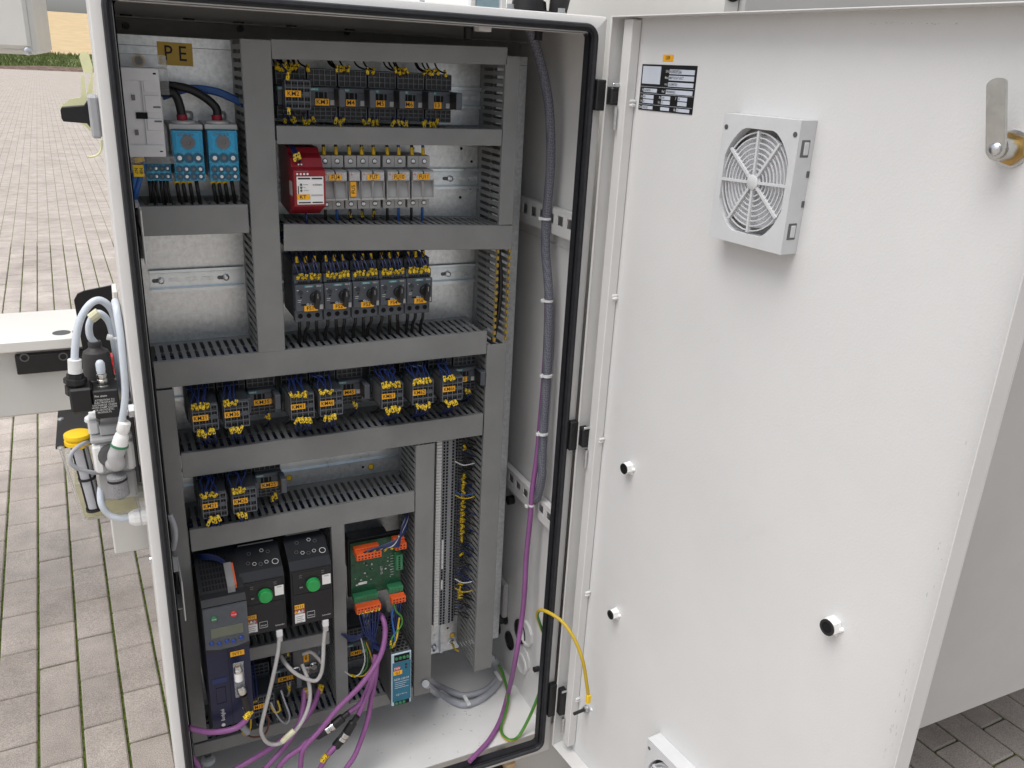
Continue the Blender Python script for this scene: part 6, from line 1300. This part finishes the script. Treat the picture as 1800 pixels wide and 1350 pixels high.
p = py(226, 722, .16); o = MB().lathe(p, Vector((-1, 0, 0)), [(-.012, .012), (0, .012), (.001, .008), (.006, .008)], 6).build('hex_bolt', SCR); tag(o, 'zinc hex bolt fixing the pump bracket to the cabinet', 'bolt')
# inner hose and screw on the cabinet
cable('inner_hose', 'pale hose end curving behind the gasket at the lower left', pc([(298, 905), (306, 925), (308, 945), (304, 965)], [.05, .045, .045, .06]), .0045, CGREY)
p = py(258, 985, .10); o = MB().lathe((X0-.0003, p.y, p.z), (-1, 0, 0), [(0, .0065), (.003, .006), (.0045, .003)], 14).build('side_screw', SCR, smooth=True); tag(o, 'small zinc screw in the left cabinet side below the gland', 'screw')
# rotary switch handle on the left side
rh = thing('rotary_isolator', 'grey isolator base with black rotary handle on the left cabinet side', 'switch', S(py(165, 210, .15)))
a, b = py(153, 168, .12), py(180, 244, .12)
MB().box(a.x, X0-.0006, .12, .19, b.z, a.z, .003).build('isolator_base', mat('isolator_grey', (.36, .37, .39), .4), rh); p = py(155, 200, .15)
MB().prism([(p.x+.001, p.z-.018), (p.x-.003, p.z-.012), (p.x-.032, p.z-.010), (p.x-.034, p.z-.006), (p.x-.034, p.z+.005), (p.x-.032, p.z+.008), (p.x-.004, p.z+.011), (p.x+.001, p.z+.018)], .135, .165).build('rotary_handle', BLACK, rh)
MB().prism([(p.x+.0005, p.z-.028), (p.x-.006, p.z-.020), (p.x-.033, p.z-.004), (p.x-.036, p.z+.006), (p.x-.022, p.z+.017), (p.x-.007, p.z+.020), (p.x-.004, p.z+.048), (p.x+.0005, p.z+.052)], .192, .196).build('yellow_backplate', PALEY, rh)
rb = MB(); pr = [py(154, 165, .2), py(152, 140, .2), py(146, 120, .2), py(140, 108, .2), py(143, 92, .2), py(156, 96, .2)]
o = MB().prism([(py(u, v, .21).x, py(u, v, .21).z) for u, v in ((147, 128), (139, 100), (142, 93), (150, 90), (157, 97), (160, 108), (163, 118), (163, 166), (152, 168), (160, 128))], .21, .213).build('yellow_ribbon', PALEY); tag(o, 'pale yellow plastic ribbon sticking up above the isolator', 'ribbon')
o = cable('yellow_string', 'thin pale yellow cord hanging below the isolator', pc([(178, 246), (178, 262), (172, 272), (160, 276), (153, 275)], .2), .0016, PALEY, 'string')
# white box in the upper left corner
YW = .95; a = py(67, 97, YW); wbx = thing('control_box', 'white machine box cut off by the upper left picture corner', 'box', (a.x-.5, YW+.5, ZG))
MB().box(a.x-1.1, a.x, YW, YW+1.0, a.z, a.z+.75, .008).build('box_body', BEAMW, wbx)
MB().box(a.x-1.09, a.x-.010, YW-.016, YW-.0006, a.z+.011, a.z+.74, .008).build('box_lid', BEAMW, wbx); p = py(49, 90, YW-.018)
MB().lathe((p.x, YW-.0163, p.z), (0, -1, 0), [(0, .0085), (.003, .0075), (.005, .004)], 16).build('lid_screw', SCR, wbx, smooth=True)
MB().box(a.x-.98, a.x-.80, YW+.4, YW+.58, ZG+.003, a.z-.001, .006).build('box_column', BEAMW, wbx)
# ------------------------------------------------------------------ tidy up: prototypes are never left without a label
for o in [q for q in COL.objects if q.parent is None and q.get('label') == 'x']:
    for c_ in list(o.children_recursive)+[o]: bpy.data.objects.remove(c_)
